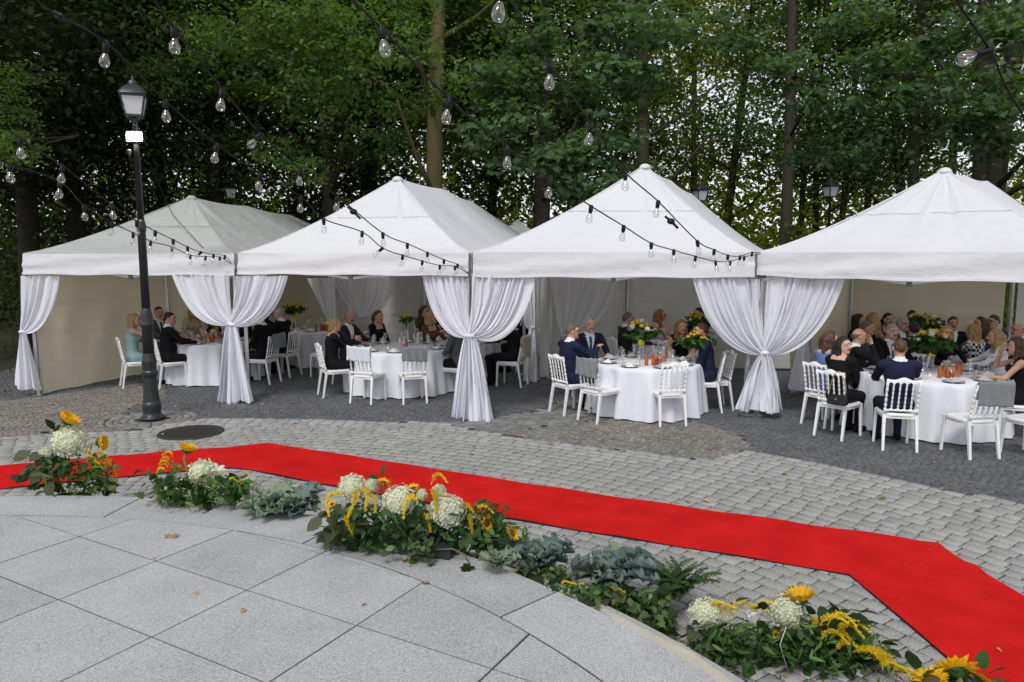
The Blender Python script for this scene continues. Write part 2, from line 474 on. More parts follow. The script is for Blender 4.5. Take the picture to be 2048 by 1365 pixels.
# riser stones, a lower step with its own edge
for k in range(20):
    a0 = math.radians(-35 + k * 9.0); a1 = a0 + math.radians(9.0)
    pts = [PC + (RO - 0.012) * np.array([math.cos(a0 + (a1 - a0) * i / 6), math.sin(a0 + (a1 - a0) * i / 6)]) for i in range(7)]
    pts += [PC + (RO - 0.10) * np.array([math.cos(a1 + (a0 - a1) * i / 6), math.sin(a1 + (a0 - a1) * i / 6)]) for i in range(7)]
    prism('riser', [tuple(p) for p in pts], -0.01, PZ - 0.062, 'granite_riser', plat)
circ = [(PC[0] + RI * math.cos(a), PC[1] + RI * math.sin(a)) for a in np.linspace(0, 2 * math.pi, 161)[:-1]]
e1 = np.array([math.cos(math.radians(-29.4)), math.sin(math.radians(-29.4))]); e2 = np.array([-e1[1], e1[0]])
o0 = np.array([-1.668, 4.409])
for i in range(-9, 9):
    for j in range(-12, 6):
        p = o0 + e1 * i * 0.90 + e2 * j * 0.655
        sq = [tuple(p), tuple(p + e1 * 0.90), tuple(p + e1 * 0.90 + e2 * 0.655), tuple(p + e2 * 0.655)]
        if max(q[1] for q in sq) < 1.2: continue
        cp = clip_convex(sq, circ)
        if len(cp) < 3: continue
        ar = 0.5 * abs(sum(cp[k - 1][0] * cp[k][1] - cp[k][0] * cp[k - 1][1] for k in range(len(cp))))
        if ar < 0.004: continue
        # drop near-duplicate corners
        q = [cp[0]]
        for c in cp[1:]:
            if math.hypot(c[0] - q[-1][0], c[1] - q[-1][1]) > 0.004: q.append(c)
        if len(q) < 3: continue
        prism('slab', q, PZ - 0.06, PZ + random.uniform(-.0015, .0015), 'granite_slab', plat, ins=0.0058, ch=0.0012)
# border ring slabs: joints read off the photograph
ang = [math.atan2(*(np.array(U(x, y, PZ)[:2]) - PC)[::-1]) for x, y in ((251, 1012), (634, 1073), (1055, 1210))]
step = (ang[0] - ang[2]) / 2
angs = [ang[0] + 4 * step, ang[0] + 3 * step, ang[0] + 2 * step, ang[0] + step] + ang + [ang[2] - step, ang[2] - 2 * step, ang[2] - 3 * step]
for k in range(len(angs) - 1):
    a1, a0 = angs[k], angs[k + 1]
    N = 14
    pts = [PC + RO * np.array([math.cos(a0 + (a1 - a0) * i / N), math.sin(a0 + (a1 - a0) * i / N)]) for i in range(N + 1)]
    pts += [PC + RI * np.array([math.cos(a1 + (a0 - a1) * i / N), math.sin(a1 + (a0 - a1) * i / N)]) for i in range(N + 1)]
    prism('border_slab', [tuple(p) for p in pts], PZ - 0.06, PZ + 0.001, 'granite_slab', plat, ins=0.0075, ch=0.0012)

# ---- burlap runner lying on the ground along the platform's foot
rows = []
for i in range(90):
    a = math.radians(62 - i * 0.92); row = []
    for j in range(7):
        r = RO + 0.05 + 0.036 * j + 0.012 * math.sin(i * 0.6 + j) + 0.02 * math.sin(i * .21)
        z = 0.215 + 0.018 * math.sin(i * 1.1 + j * 1.7) * (j / 6) + 0.008 * math.sin(i * 0.37 + j) - (0.10 * max(0, j - 4) / 2)
        row.append((PC[0] + r * math.cos(a), PC[1] + r * math.sin(a), z))
    rows.append(row)
bm_ = MB(); bm_.grid(rows)
# plant trough under the runner
st = MB(); st.grid([[(PC[0] + r * math.cos(math.radians(62 - i * 0.92)), PC[1] + r * math.sin(math.radians(62 - i * 0.92)), z) for r, z in ((RO + 0.03, 0.0), (RO + 0.03, 0.21), (RO + 0.22, 0.21), (RO + 0.22, 0.0))] for i in range(90)])
tag(st.build('lower_step', 'granite_riser', smooth=False), kind='structure')
tag(bm_.build('burlap_runner', 'burlap'), 'long cream burlap runner along the foot of the stone platform', 'runner')

# ---- red carpet
up = [(-420, 972), (0, 934), (228, 914), (420, 899), (537, 889), (560, 893), (700, 914), (872, 941), (1040, 967), (1200, 991), (1400, 1020), (1607, 1050), (1768, 1074), (1877, 1091), (1928, 1125), (1952, 1133), (1976, 1154), (2048, 1197), (2300, 1345), (2600, 1530)]
lo = [(-420, 1018), (0, 980), (180, 962), (344, 947), (462, 938), (500, 941), (560, 954), (672, 975), (840, 1006), (997, 1036), (1200, 1070), (1350, 1094), (1500, 1118), (1600, 1135), (1698, 1152), (1727, 1176), (1770, 1213), (1893, 1318), (2000, 1410), (2140, 1540)]
rows = []
for (a, b) in zip(up, lo): rows.append((np.array(U(*a)), np.array(U(*b))))
def interp_rows(R, k):
    out = []
    for i in range(len(R) - 1):
        for t in range(k): out.append((R[i][0] * (1 - t / k) + R[i + 1][0] * t / k, R[i][1] * (1 - t / k) + R[i + 1][1] * t / k))
    out.append(R[-1]); return out
rows = interp_rows(rows, 6); P = []
for i, (a, b) in enumerate(rows):
    row = [tuple(a + (0, 0, -0.0))]
    for j in range(15):
        t = j / 14; p = a * (1 - t) + b * t
        zz = 0.016 + 0.007 * math.sin(p[0] * 5.1 + p[1] * 2.2) * math.sin(p[1] * 4.3 - p[0]) + 0.003 * math.sin(p[0] * 11 + p[1] * 7)
        zz += 0.012 * math.exp(-((p[0] - 3.2 - (p[1] - 5.5) * .9) / .09) ** 2) * (1 - t)
        row.append((p[0], p[1], zz))
    row.append(tuple(b)); P.append(row)
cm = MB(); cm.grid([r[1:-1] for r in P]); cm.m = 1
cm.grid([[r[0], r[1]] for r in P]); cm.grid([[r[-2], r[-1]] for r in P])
tag(cm.build('red_carpet', ['carpet', 'carpet_back_shadow']), 'long red carpet laid in two bends across the paving', 'carpet')

# ---- manhole cover
c = U(382, 866)
mh = empty('manhole_cover', (c.x, c.y, 0), 0, 'round dark iron manhole cover in the paving beside the lamp', 'manhole cover')
b = MB(); b.lathe([(0.42, -0.01), (0.42, 0.012), (0.375, 0.014), (0.37, 0.008), (0.36, 0.008)], n=40, cap=False); b.build('frame', 'iron', mh)
b = MB(); b.lathe([(0.362, -0.01), (0.362, 0.011), (0.01, 0.011)], n=40)
for i in range(-6, 7):
    for j in range(-6, 7):
        if math.hypot(i, j) < 6.2: b.box((i * .053, j * .053, 0.013), (0.034, 0.034, 0.006))
b.build('lid', 'iron', mh, smooth=False)

# ================================================================== TENTS
def sag_panel(b, E, T, nt=14, pw=1.25, wr=0.012, seed=0, flare=0.0):
    """canvas between an eave line E and a top line T (same length), hollow like stretched cloth"""
    P = []
    for k in range(nt + 1):
        t = k / nt; row = []
        for i, (e, tp) in enumerate(zip(E, T)):
            e, tp = np.array(e), np.array(tp)
            p = e * (1 - t) + tp * t
            p[2] = e[2] + (tp[2] - e[2]) * t ** pw
            w = wr * math.sin(math.pi * min(1, t * 1.02)) * (math.sin(i * 1.9 + seed) * .6 + math.sin(i * 0.83 + seed * 2 + t * 3) * .8)
            p[2] += w
            p[2] += 0.045 * t ** 3 * (1 - t) * 4 * (math.sin(i * 2.3 + seed) + .6 * math.sin(i * 1.1 + seed * 3))
            row.append(tuple(p))
        P.append(row)
    b.grid(P); return b
def line(a, b, n): a, b = np.array(a, float), np.array(b, float); return [a + (b - a) * i / n for i in range(n + 1)]
def polyl(pts, n):
    pts = [np.array(p, float) for p in pts]; L_ = np.cumsum([0] + [np.linalg.norm(pts[i + 1] - pts[i]) for i in range(len(pts) - 1)])
    out = []
    for s in np.linspace(0, L_[-1], n + 1):
        i = min(int(np.searchsorted(L_, s, side='right') - 1), len(pts) - 2)
        out.append(pts[i] + (pts[i + 1] - pts[i]) * (s - L_[i]) / (L_[i + 1] - L_[i]))
    return out
def valance(parent, a, b, zt, zb, m, seed, out, nz=8, drop=0.0, n=44):
    """hanging band from a to b; out = outward unit vector"""
    P = []; a, b = np.array(a, float), np.array(b, float)
    for k in range(nz + 1):
        t = k / nz; row = []
        for i in range(n + 1):
            u = i / n; p = a + (b - a) * u
            zbb = zb - drop * math.sin(math.pi * u) + 0.008 * math.sin(u * 19 + seed)
            z = zt + (zbb - zt) * t + (0.01 * math.sin(u * 25 + seed * 3 + t * 2) * (t * (1 - t)) * 2)
            e = min(u, 1 - u)
            o = 0.02 + 0.03 * t + 0.016 * math.sin(math.pi * t) * math.sin(seed + u * 8 + t * 5) + 0.012 * math.sin(t * 16 + seed + u * 3) * math.exp(-e * 7) * (t ** .5)
            row.append((p[0] + out[0] * o, p[1] + out[1] * o, z))
        P.append(row)
    bb = MB(); bb.grid(P)
    # hem
    bb.grid([[(x + out[0] * .006, y + out[1] * .006, z + dz) for (x, y, z) in P[-1]] for dz in (0.03, -0.004)])
    return bb.build('valance', m, parent)
def perp(a, b):                      # unit vector across a->b, to its right-hand side seen from above
    d = np.array([b[0] - a[0], b[1] - a[1]], float); d /= np.hypot(*d); return np.array([d[1], -d[0]])
def post(parent, x, y, h=2.38, m='aluminium'):
    b = MB(); b.box((x, y, h / 2), (0.052, 0.052, h), 0.2); b.box((x, y, 1.32), (0.07, 0.07, 0.06), 0.2)
    o = b.build('post', m, parent, smooth=False)
    f = MB(); f.box((x, y, 0.006), (0.14, 0.14, 0.012), 0.2); f.build('foot_plate', m, o, smooth=False)
    f = MB(); f.box((x, y - 0.01, 2.10), (0.085, 0.085, 0.10), 0.2); f.build('slider', 'grey_plastic', o, smooth=False)
    return o
def truss(parent, a, b, z0=2.02, z1=2.26):
    """scissor bars under the eave from post a to post b"""
    a, b = np.array(a, float), np.array(b, float); m = (a + b) / 2
    for p, q in ((a, m), (m, b)):
        for s, e in ((z0, z1), (z1, z0)):
            t = MB(); t.bar((p[0], p[1], s), (q[0], q[1], e), 0.018, 0.035); t.build('truss_bar', 'aluminium', parent, smooth=False)
    h = MB(); h.box((m[0], m[1], (z0 + z1) / 2 - .1), (0.06, 0.06, 0.12)); h.build('hub', 'grey_plastic', parent, smooth=False)
def wall(parent, path, z0, z1, m, seed=0, amp=0.05, n=60, folds=(0.5, 1.0, 1.5), bottom_slack=0.0):
    pl = polyl([(x, y, 0) for x, y in path], n); P = []
    nz = 40
    for k in range(nz + 1):
        z = z0 + (z1 - z0) * k / nz; row = []
        for i, p in enumerate(pl):
            q = pl[min(i + 1, n)] - pl[max(i - 1, 0)]; q /= np.linalg.norm(q); nr = np.array([q[1], -q[0], 0])
            u = i / n
            d = amp * 1.5 * (0.5 * math.sin(u * 9 + seed + z * 1.1) + 0.35 * math.sin(u * 23 + seed * 2 - z * 2.1) + .3 * math.sin(z * 2.7 + seed + u * 4))
            d *= (0.35 + 0.65 * (1 - abs(2 * k / nz - 1)))
            for f in folds:
                d += 0.022 * max(0, 1 - abs(z - f - 0.02 * math.sin(u * 7 + seed)) / 0.045)
            sl = bottom_slack * max(0, 1 - (z - z0) / 0.35)
            d += sl * (0.5 + 0.5 * math.sin(u * 26 + seed))
            r = p + nr * d; row.append((r[0], r[1], z))
        P.append(row)
    b = MB(); b.grid(P); return b.build('wall_panel', m, parent)

def tent(label, FL, FR, ridge, axis, depth, zt, zb, m, seed, valm=None, drop=0.0):
    """FL, FR front corners (x, y); ridge: three (x, y, z) points; axis: unit vector to the back"""
    ax = np.array(axis, float); ax /= np.hypot(*ax)
    FL, FR = np.array(FL, float), np.array(FR, float)
    BL, BR = FL + ax * depth, FR + ax * depth
    c = (FL + FR) / 2
    t = empty('event_tent', (0, 0, 0), 0, label, 'tent', 'white event tents round the plaza')
    E3 = lambda p: (p[0], p[1], zt)
    R1, R2, R3 = ridge
    n = 26
    b = MB(); sag_panel(b, line(E3(FL), E3(FR), n), [R1] * (n + 1), seed=seed); b.build('roof_panel', m, t)
    rl = polyl([R1, R2, R3], 20); sagr = [p - np.array([0, 0, 0.035 * abs(math.sin(math.pi * 2 * i / 20))]) for i, p in enumerate(rl)]
    tops = [np.array(R1)] * 5 + sagr + [np.array(R3)] * 5
    b = MB(); sag_panel(b, line(E3(BL), E3(FL), len(tops) - 1), tops[::-1], seed=seed + 1); b.build('roof_panel', m, t)
    b = MB(); sag_panel(b, line(E3(FR), E3(BR), len(tops) - 1), tops, seed=seed + 2); b.build('roof_panel', m, t)
    b = MB(); sag_panel(b, line(E3(BR), E3(BL), n), [R3] * (n + 1), seed=seed + 3); b.build('roof_panel', m, t)
    for (ea, ra) in ((FL, R1), (FR, R1)):
        hp = []
        for k in range(15):
            tt = k / 14; e_ = np.array(E3(ea)); r_ = np.array(R1); p_ = e_ * (1 - tt) + r_ * tt; p_[2] = e_[2] + (r_[2] - e_[2]) * tt ** 1.25 + .004; hp.append(tuple(p_))
        b = MB(); b.tube(hp, .011, 6); b.build('hip_seam', m, t)
    for tt in (0.52,):
        e0 = np.array(E3(FL)); e1_ = np.array(E3(FR)); r_ = np.array(R1); sp = []
        for k in range(27):
            e_ = e0 + (e1_ - e0) * k / 26; p_ = e_ * (1 - tt) + r_ * tt; p_[2] = e_[2] + (r_[2] - e_[2]) * tt ** 1.25 + .01; sp.append(tuple(p_ - np.array([ax[0], ax[1], 0]) * .012))
        b = MB(); b.tube(sp, .006, 5); b.build('cloth_seam', m, t)
    cap = MB(); cap.lathe([(0.11, -0.06), (0.09, -0.01), (0.055, 0.022), (0.012, 0.032)], (R1[0], R1[1], R1[2] - 0.006), n=14); cap.build('peak_cap', m, t)
    for p, q in ((FL, FR), (FR, BR), (BR, BL), (BL, FL)):
        valance(t, p, q, zt, zb, valm or m, seed + p[0], perp(p, q), drop=drop)
    ins = (FR - FL) / np.hypot(*(FR - FL)) * 0.045
    for p, s in ((FL, 1), (FR, -1)):
        for d in (0.05, depth / 2, depth - .05):
            q = p + ins * s + ax * d; post(t, q[0], q[1])
    truss(t, FL + ins + ax * .05, FR - ins + ax * .05)
    return t, BL, BR

P0, P1, P2, P3 = (-8.15, 12.35), (-4.42, 11.88), (-0.60, 10.85), (3.55, 10.75)
P4 = (6.62, 8.20)
def rp(px, py, Y): return tuple(UY(px, py, Y))
t1, BL1, BR1 = tent('sagging grey-white tent at the far left behind the lit lamp post', (P0[0], P0[1]), (P1[0] - .03, P1[1]), [rp(383, 394, 14.15), rp(492, 412, 16.0), rp(580, 430, 18.0)], (0.16, 0.98), 7.6, 2.40, 2.06, 'canvas_shaded', 1.0, 'canvas')
t2, BL2, BR2 = tent('white peaked tent, second from the left, between the first two curtained posts', (P1[0] + .03, P1[1]), (P2[0] - .03, P2[1]), [rp(795, 356, 13.3), rp(885, 377, 15.0), rp(943, 403, 17.2)], (0.24, 0.97), 7.6, 2.41, 2.08, 'canvas', 2.0)
t3, BL3, BR3 = tent('tall white peaked tent, third from the left, with the string lights ending at its corner', (P2[0] + .03, P2[1]), (P3[0] - .03, P3[1]), [rp(1290, 331, 12.7), rp(1345, 363, 14.8), rp(1383, 388, 16.6)], (0.36, 0.93), 7.0, 2.42, 2.06, 'canvas', 3.0)
t4, BL4, BR4 = tent('white tent at the right edge over the crowded table', (P3[0] + .03, P3[1]), P4, [rp(1890, 339, 11.1), rp(1935, 352, 11.9), rp(1975, 362, 12.6)], (0.62, 0.78), 4.9, 2.42, 2.09, 'canvas', 4.0, drop=0.03)
# walls
wall(t1, [(-8.12, 12.42), (-7.2, 15.3)], 0.02, 2.14, 'canvas_wall_beige', 1, bottom_slack=0.06, folds=(.42, .95, 1.5))
wall(t1, [(-7.2, 15.33), (-6.75, 17.3)], 0.02, 2.3, 'canvas_wall_beige', 4)
wall(t1, [(-6.75, 17.3), (-4.4, 17.6)], 0.02, 2.3, 'canvas_wall_beige', 5)
post(t1, -7.17, 15.28); 
wall(t2, [(-4.4, 17.62), (-2.1, 17.9)], 0.02, 2.3, 'canvas_wall', 7)
wall(t2, [(-2.1, 17.9), (0.75, 17.1)], 0.02, 2.3, 'canvas_wall', 8)
post(t2, -2.12, 17.78)
wall(t3, [(0.52, 14.02), (2.35, 15.08)], 0.03, 2.34, 'canvas_wall', 2, amp=0.07)
wall(t3, [(2.37, 15.1), (6.2, 14.9)], 0.06, 2.34, 'canvas_wall', 3)
post(t3, 0.48, 13.97); post(t3, 2.36, 15.0)
wall(t4, [(4.75, 12.35), (6.55, 14.35)], 0.03, 2.3, 'canvas_wall_beige', 9)
wall(t4, [(6.62, 14.36), (8.75, 13.05)], 0.72, 1.9, 'canvas_wall_beige', 6, folds=(1.1, 1.5))
wall(t4, [(8.9, 12.95), (10.4, 11.9)], 0.05, 1.95, 'canvas_wall', 12)
post(t4, 6.6, 14.3); post(t4, 8.84, 13.0)
# small pagoda tent behind, only its tip shows
pk = rp(1035, 439, 22.0)
t5 = empty('event_tent', (0, 0, 0), 0, 'small pointed tent whose tip shows behind the two middle tents', 'tent', 'white event tents round the plaza')
C4 = [(pk[0] + sx * 1.5, pk[1] + sy * 1.5, 2.35) for sx, sy in ((-1, -1), (1, -1), (1, 1), (-1, 1))]
for k in range(4):
    b = MB(); sag_panel(b, line(C4[k], C4[(k + 1) % 4], 12), [pk] * 13, seed=k, wr=.006); b.build('roof_panel', 'canvas_shaded', t5)
    valance(t5, C4[k], C4[(k + 1) % 4], 2.35, 2.1, 'canvas', k, perp(C4[k], C4[(k + 1) % 4]), n=16, nz=4)
    post(t5, C4[k][0] * .99 + pk[0] * .01, C4[k][1] - (0.03 if C4[k][1] > pk[1] else -0.03))

# ================================================================== CURTAINS
def curtain(label, A, B, tie, bl, br, m='voile', nf=11, seed=0, belly=0.25, zc=0.22, amp=0.03, group='gathered voile curtains at the tent posts', tail=True, pull=0.3):
    """sheer cloth gathered at a tie: A, B top corners, bl / br bottom corners (None = only the swag)"""
    nu, nv1, nv2 = 96, 22, 22
    A, B, tie = np.array(A), np.array(B), np.array(tie)
    t = empty('voile_curtain', (tie[0], tie[1], 0), 0, label, 'curtain', group)
    w = (B - A)[:2]; w = w / np.hypot(*w); nr = np.array([w[1], -w[0], 0.0])
    if nr[1] > 0: nr = -nr
    w3 = np.array([w[0], w[1], 0])
    base = np.array([tie[0], tie[1], 0])
    g = np.random.default_rng(seed + 5); ph = g.random(4) * 6
    def fold(u, k):
        u = u + .05 * math.sin(u * 9 + ph[3]) + .02 * math.sin(u * 23 + ph[1]) + .012 * math.sin(k * 5 + u * 11)
        return math.sin(2 * math.pi * nf * u + ph[0] + k * .5) + 0.5 * math.sin(2 * math.pi * nf * 1.73 * u + ph[1]) + .35 * math.sin(2 * math.pi * nf * .43 * u + ph[2])
    P = []
    for k in range(nv1 + 1):
        v = k / nv1; row = []
        for i in range(nu + 1):
            u = i / nu; T = A + (B - A) * u
            T = T + np.array([0, 0, -0.01 + .006 * math.sin(u * 60)])
            K = tie + w3 * (u - .5) * 0.09 + np.array([0, 0, -0.05 * u + .02])
            C = T + (K - T) * pull; C[2] = K[2] + (T[2] - K[2]) * (zc + (1 - u) * 0.2) - belly * u * u
            p = T * (1 - v) ** 2 + C * 2 * v * (1 - v) + K * v * v
            a = amp * (0.65 * (1 - v) + 0.35 + .25 * math.sin(math.pi * v))
            p = p + nr * (a * fold(u, v) + 0.02 * v) + w3 * .008 * fold(u + .2, v)
            row.append(tuple(p - base))
        P.append(row)
    b = MB(); b.grid(P); b.build('swag', m, t)
    kn = MB(); kn.ell((0, 0, tie[2]) - nr * 0, (0.062, 0.055, 0.034), 14, 8)
    kn.V = [(x + nr[0] * .01, y + nr[1] * .01, z) for x, y, z in kn.V]; kn.build('tie_band', m, t)
    if bl is None: return t
    bl, br = np.array(bl), np.array(br); P = []
    for k in range(nv2 + 1):
        v = k / nv2; row = []
        for i in range(nu + 1):
            u = i / nu
            K = tie + w3 * (u - .5) * 0.11
            Bt = bl + (br - bl) * u; Bt = Bt + np.array([0, 0, 0.03 * math.sin(u * 7 + ph[3]) + .012 * math.sin(u * 31)])
            p = K * (1 - v) + Bt * v
            p[:2] = K[:2] + (Bt[:2] - K[:2]) * (v ** 0.75)
            a = 0.020 + 0.042 * v
            p = p + nr * (a * fold(u * .55, 1 + v * .6) + .02) + w3 * .03 * v * fold(u * .5 + .3, v * .5)
            row.append(tuple(p - base))
        P.append(row)
    b = MB(); b.grid(P); b.build('tail', m, t)
    return t
zr = 2.09
def at(px, py, Y): return tuple(UY(px, py, Y))
curtain('voile curtain tied back at the outer left corner of the far left tent', at(38, 551, 12.32), at(122, 551, 12.28), at(46, 664, 12.3), at(34, 772, 12.25), at(76, 782, 12.2), seed=1, nf=5)
curtain('voile curtain swept right to the first post, in the far left tent', at(458, 549, 11.85), at(345, 549, 11.98), at(461, 648, 11.80), at(472, 808, 11.70), at(436, 800, 11.75), seed=2, nf=9)
curtain('voile curtain swept left to the first post, in the second tent', at(472, 551, 11.85), at(575, 551, 11.62), at(466, 650, 11.78), at(466, 808, 11.70), at(507, 800, 11.65), seed=3, nf=9)
curtain('voile curtain swept right to the middle post, in the second tent', at(932, 548, 10.88), at(845, 550, 11.08), at(936, 672, 10.80), at(948, 842, 10.6), at(902, 838, 10.70), seed=4, nf=9)
tc_ = curtain('wide voile curtain with a deep belly, trailing on the paving at the middle post', at(945, 546, 10.82), at(1072, 553, 10.85), at(942, 672, 10.72), at(925, 846, 10.5), at(984, 848, 10.45), seed=5, nf=12, belly=0.42, zc=.12)
curtain('voile curtain swept right to the right post, in the third tent', at(1520, 557, 10.75), at(1385, 556, 10.78), at(1527, 707, 10.70), at(1534, 822, 10.62), at(1470, 818, 10.66), seed=6, nf=12)
curtain('voile curtain swept left to the right post, in the right-hand tent', at(1534, 546, 10.70), at(1692, 549, 10.05), at(1532, 706, 10.66), at(1522, 824, 10.58), at(1566, 822, 10.55), seed=7, nf=14)
# inner drapes
curtain('inner voile drape hanging behind the seated guests of the second tent', at(615, 556, 14.2), at(668, 556, 14.0), at(670, 662, 13.9), at(662, 735, 13.9), at(690, 738, 13.9), 'voile_thin', seed=8, nf=6, group='inner drapes', pull=.6)
curtain('grey sheer swag looped below the back of the second tent roof', at(662, 552, 14.6), at(792, 556, 14.9), at(722, 634, 14.7), None, None, 'voile_thin', seed=9, nf=7, group='inner drapes', belly=.1, pull=.25)
curtain('narrow inner curtain tied to the post left of the third tent wall', at(1070, 558, 13.7), at(1040, 558, 13.6), at(1064, 655, 13.75), at(1072, 766, 13.6), at(1044, 764, 13.6), seed=10, nf=4, group='inner drapes')
curtain('sheer grey drape before the side wall of the third tent', at(1100, 556, 13.9), at(1236, 556, 14.6), at(1128, 672, 14.0), at(1115, 748, 14.1), at(1150, 742, 14.3), 'voile_thin', seed=11, nf=7, group='inner drapes')
curtain('inner voile curtain tied to the side post of the right-hand tent', at(1585, 560, 12.2), at(1650, 560, 12.4), at(1607, 680, 12.2), at(1572, 776, 12.15), at(1622, 782, 12.1), 'voile', seed=12, nf=6, group='inner drapes')

# ================================================================== TREES
def leafmat(name, col, tcol, tr=0.4, objvar=0.18):
    mat(name, col, 0.55, var=0.35, vscale=0.5, tone=0.35, objvar=objvar, transl=tr, tcol=tcol, spec=0.25)
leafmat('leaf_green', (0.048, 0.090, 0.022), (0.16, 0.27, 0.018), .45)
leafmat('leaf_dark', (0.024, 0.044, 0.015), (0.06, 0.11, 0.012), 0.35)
leafmat('leaf_yellowgreen', (0.085, 0.115, 0.016), (0.34, 0.40, 0.02), 0.55)
leafmat('leaf_maple', (0.072, 0.130, 0.062), (0.15, 0.27, 0.035), 0.4)
leafmat('leaf_beech', (0.072, 0.135, 0.040), (0.18, 0.32, 0.025), 0.42)
mat('bark_dark', (0.045, 0.038, 0.028), 0.95, var=0.4, vscale=3, bump=0.8, bscale=14, stretch=(1, 1, .25))
mat('bark_olive', (0.15, 0.125, 0.06), 0.95, var=0.3, vscale=3, bump=0.7, bscale=16, stretch=(1, 1, .25))

def orient(n, g, droop=0.6):
    """random leaf frames: along, side, normal; leaves lie fairly flat and hang a little"""
    az = g.random(n) * 2 * math.pi; dip = (g.normal(0.35, 0.45, n)); roll = g.normal(0, droop, n)
    a = np.stack([np.cos(az) * np.cos(dip), np.sin(az) * np.cos(dip), -np.sin(dip)], 1)
    s0 = np.stack([-np.sin(az), np.cos(az), np.zeros(n)], 1); n0 = np.cross(a, s0)
    s = s0 * np.cos(roll)[:, None] + n0 * np.sin(roll)[:, None]
    return a, s, np.cross(a, s)
def rhomb_leaves(C, size, g, droop=0.6):
    n = len(C); a, s, nn = orient(n, g, droop)
    sz = size * (0.7 + 0.6 * g.random(n))[:, None]
    V = np.stack([C, C + a * sz * .5 + s * sz * .33 + nn * sz * .08, C + a * sz, C + a * sz * .5 - s * sz * .33 + nn * sz * .08], 1).reshape(-1, 3)
    b = np.arange(n)[:, None] * 4
    F = np.concatenate([b + np.array([[0, 1, 2]]), b + np.array([[0, 2, 3]])], 1).reshape(-1, 3)
    return V, F, np.repeat(g.random(n), 2)
MAPLE = np.array([(0, 0), (.30, -.12), (.42, .10), (.72, .18), (.5, .38), (.58, .66), (.28, .58), (0, 1.05), (-.28, .58), (-.58, .66), (-.5, .38), (-.72, .18), (-.42, .10), (-.30, -.12)])
OVAL = np.array([(0, 0), (.22, .18), (.33, .45), (.22, .78), (0, 1.05), (-.22, .78), (-.33, .45), (-.22, .18)])
def shaped_leaves(C, size, g, outline, droop=0.5, curl=0.12):
    n = len(C); a, s, nn = orient(n, g, droop); k = len(outline)
    sz = (size * (0.65 + 0.7 * g.random(n)))[:, None]
    cen = C + a * sz * .42
    pts = [cen]
    for ox, oy in outline: pts.append(C + s * sz * ox + a * sz * oy + nn * sz * (curl * (abs(ox) - 0.15) - 0.10 * oy * oy))
    V = np.stack(pts, 1).reshape(-1, 3)
    T = np.array([(0, 1 + i, 1 + (i + 1) % k) for i in range(k)])
    F = (np.arange(n)[:, None, None] * (k + 1) + T[None]).reshape(-1, 3)
    return V, F, np.repeat(g.random(n), k)
def crown_points(n, g, rx, ry, rz, ncl, spread=0.75, low=-1.0):
    """leaf positions in flat sprays spread through an egg-shaped crown"""
    d = g.normal(size=(ncl, 3)); d /= np.linalg.norm(d, axis=1)[:, None]
    rad = (0.35 + 0.65 * g.random(ncl) ** 0.6)[:, None]
    cc = d * rad * np.array([rx, ry, rz]); cc[:, 2] = np.maximum(cc[:, 2], low * rz)
    w = g.random(ncl) + .3; idx = g.choice(ncl, n, p=w / w.sum())
    sc = spread * (0.5 + g.random(ncl))[idx][:, None]
    P = cc[idx] + g.normal(size=(n, 3)) * sc * np.array([1, 1, 0.30])
    out = np.hypot(P[:, 0] - cc[idx][:, 0], P[:, 1] - cc[idx][:, 1])
    P[:, 2] -= 0.18 * out ** 2
    return P
CROWNS = []
for k, (rx, rz, n, ncl, sz) in enumerate(((3.6, 5.6, 24000, 170, .145), (3.0, 6.2, 18000, 140, .15), (4.2, 5.2, 26000, 190, .15), (3.2, 5.5, 6500, 75, .17))):
    g = np.random.default_rng(100 + k)
    V, F, T = rhomb_leaves(crown_points(n, g, rx, rx, rz, ncl), sz, g); CROWNS.append((V, F, T))
def crown_mesh(k, m, cache={}):
    if (k, m) not in cache: V, F, T = CROWNS[k]; cache[(k, m)] = rawmesh('crown', V, F, [m], tone=T)
    return cache[(k, m)]
# boughs of larger, nearer leaves
BOUGH = {}
for kind, outline, size, m in (('maple', MAPLE, 0.125, 'leaf_maple'), ('beech', OVAL, 0.12, 'leaf_beech')):
    for v in range(3):
        g = np.random.default_rng(300 + v + (10 if kind == 'beech' else 0))
        P = crown_points(520, g, 0.95, 0.8, 0.55, 14, 0.26)
        V, F, T = shaped_leaves(P, size, g, outline)
        BOUGH[kind, v] = rawmesh('bough', V, F, [m], tone=T)
        tw = MB()
        for q in range(5):
            e = np.array([random.uniform(-.9, .9), random.uniform(-.5, .3), random.uniform(-.3, .3)])
            tw.tube([(0.2, 1.6, .5), (0.1 + e[0] * .3, .7, .3 + e[2] * .3), tuple(e)], [.022, .014, .004], 5)
        BOUGH[kind, v, 'twig'] = tw.mesh('twig', 'bark_dark')

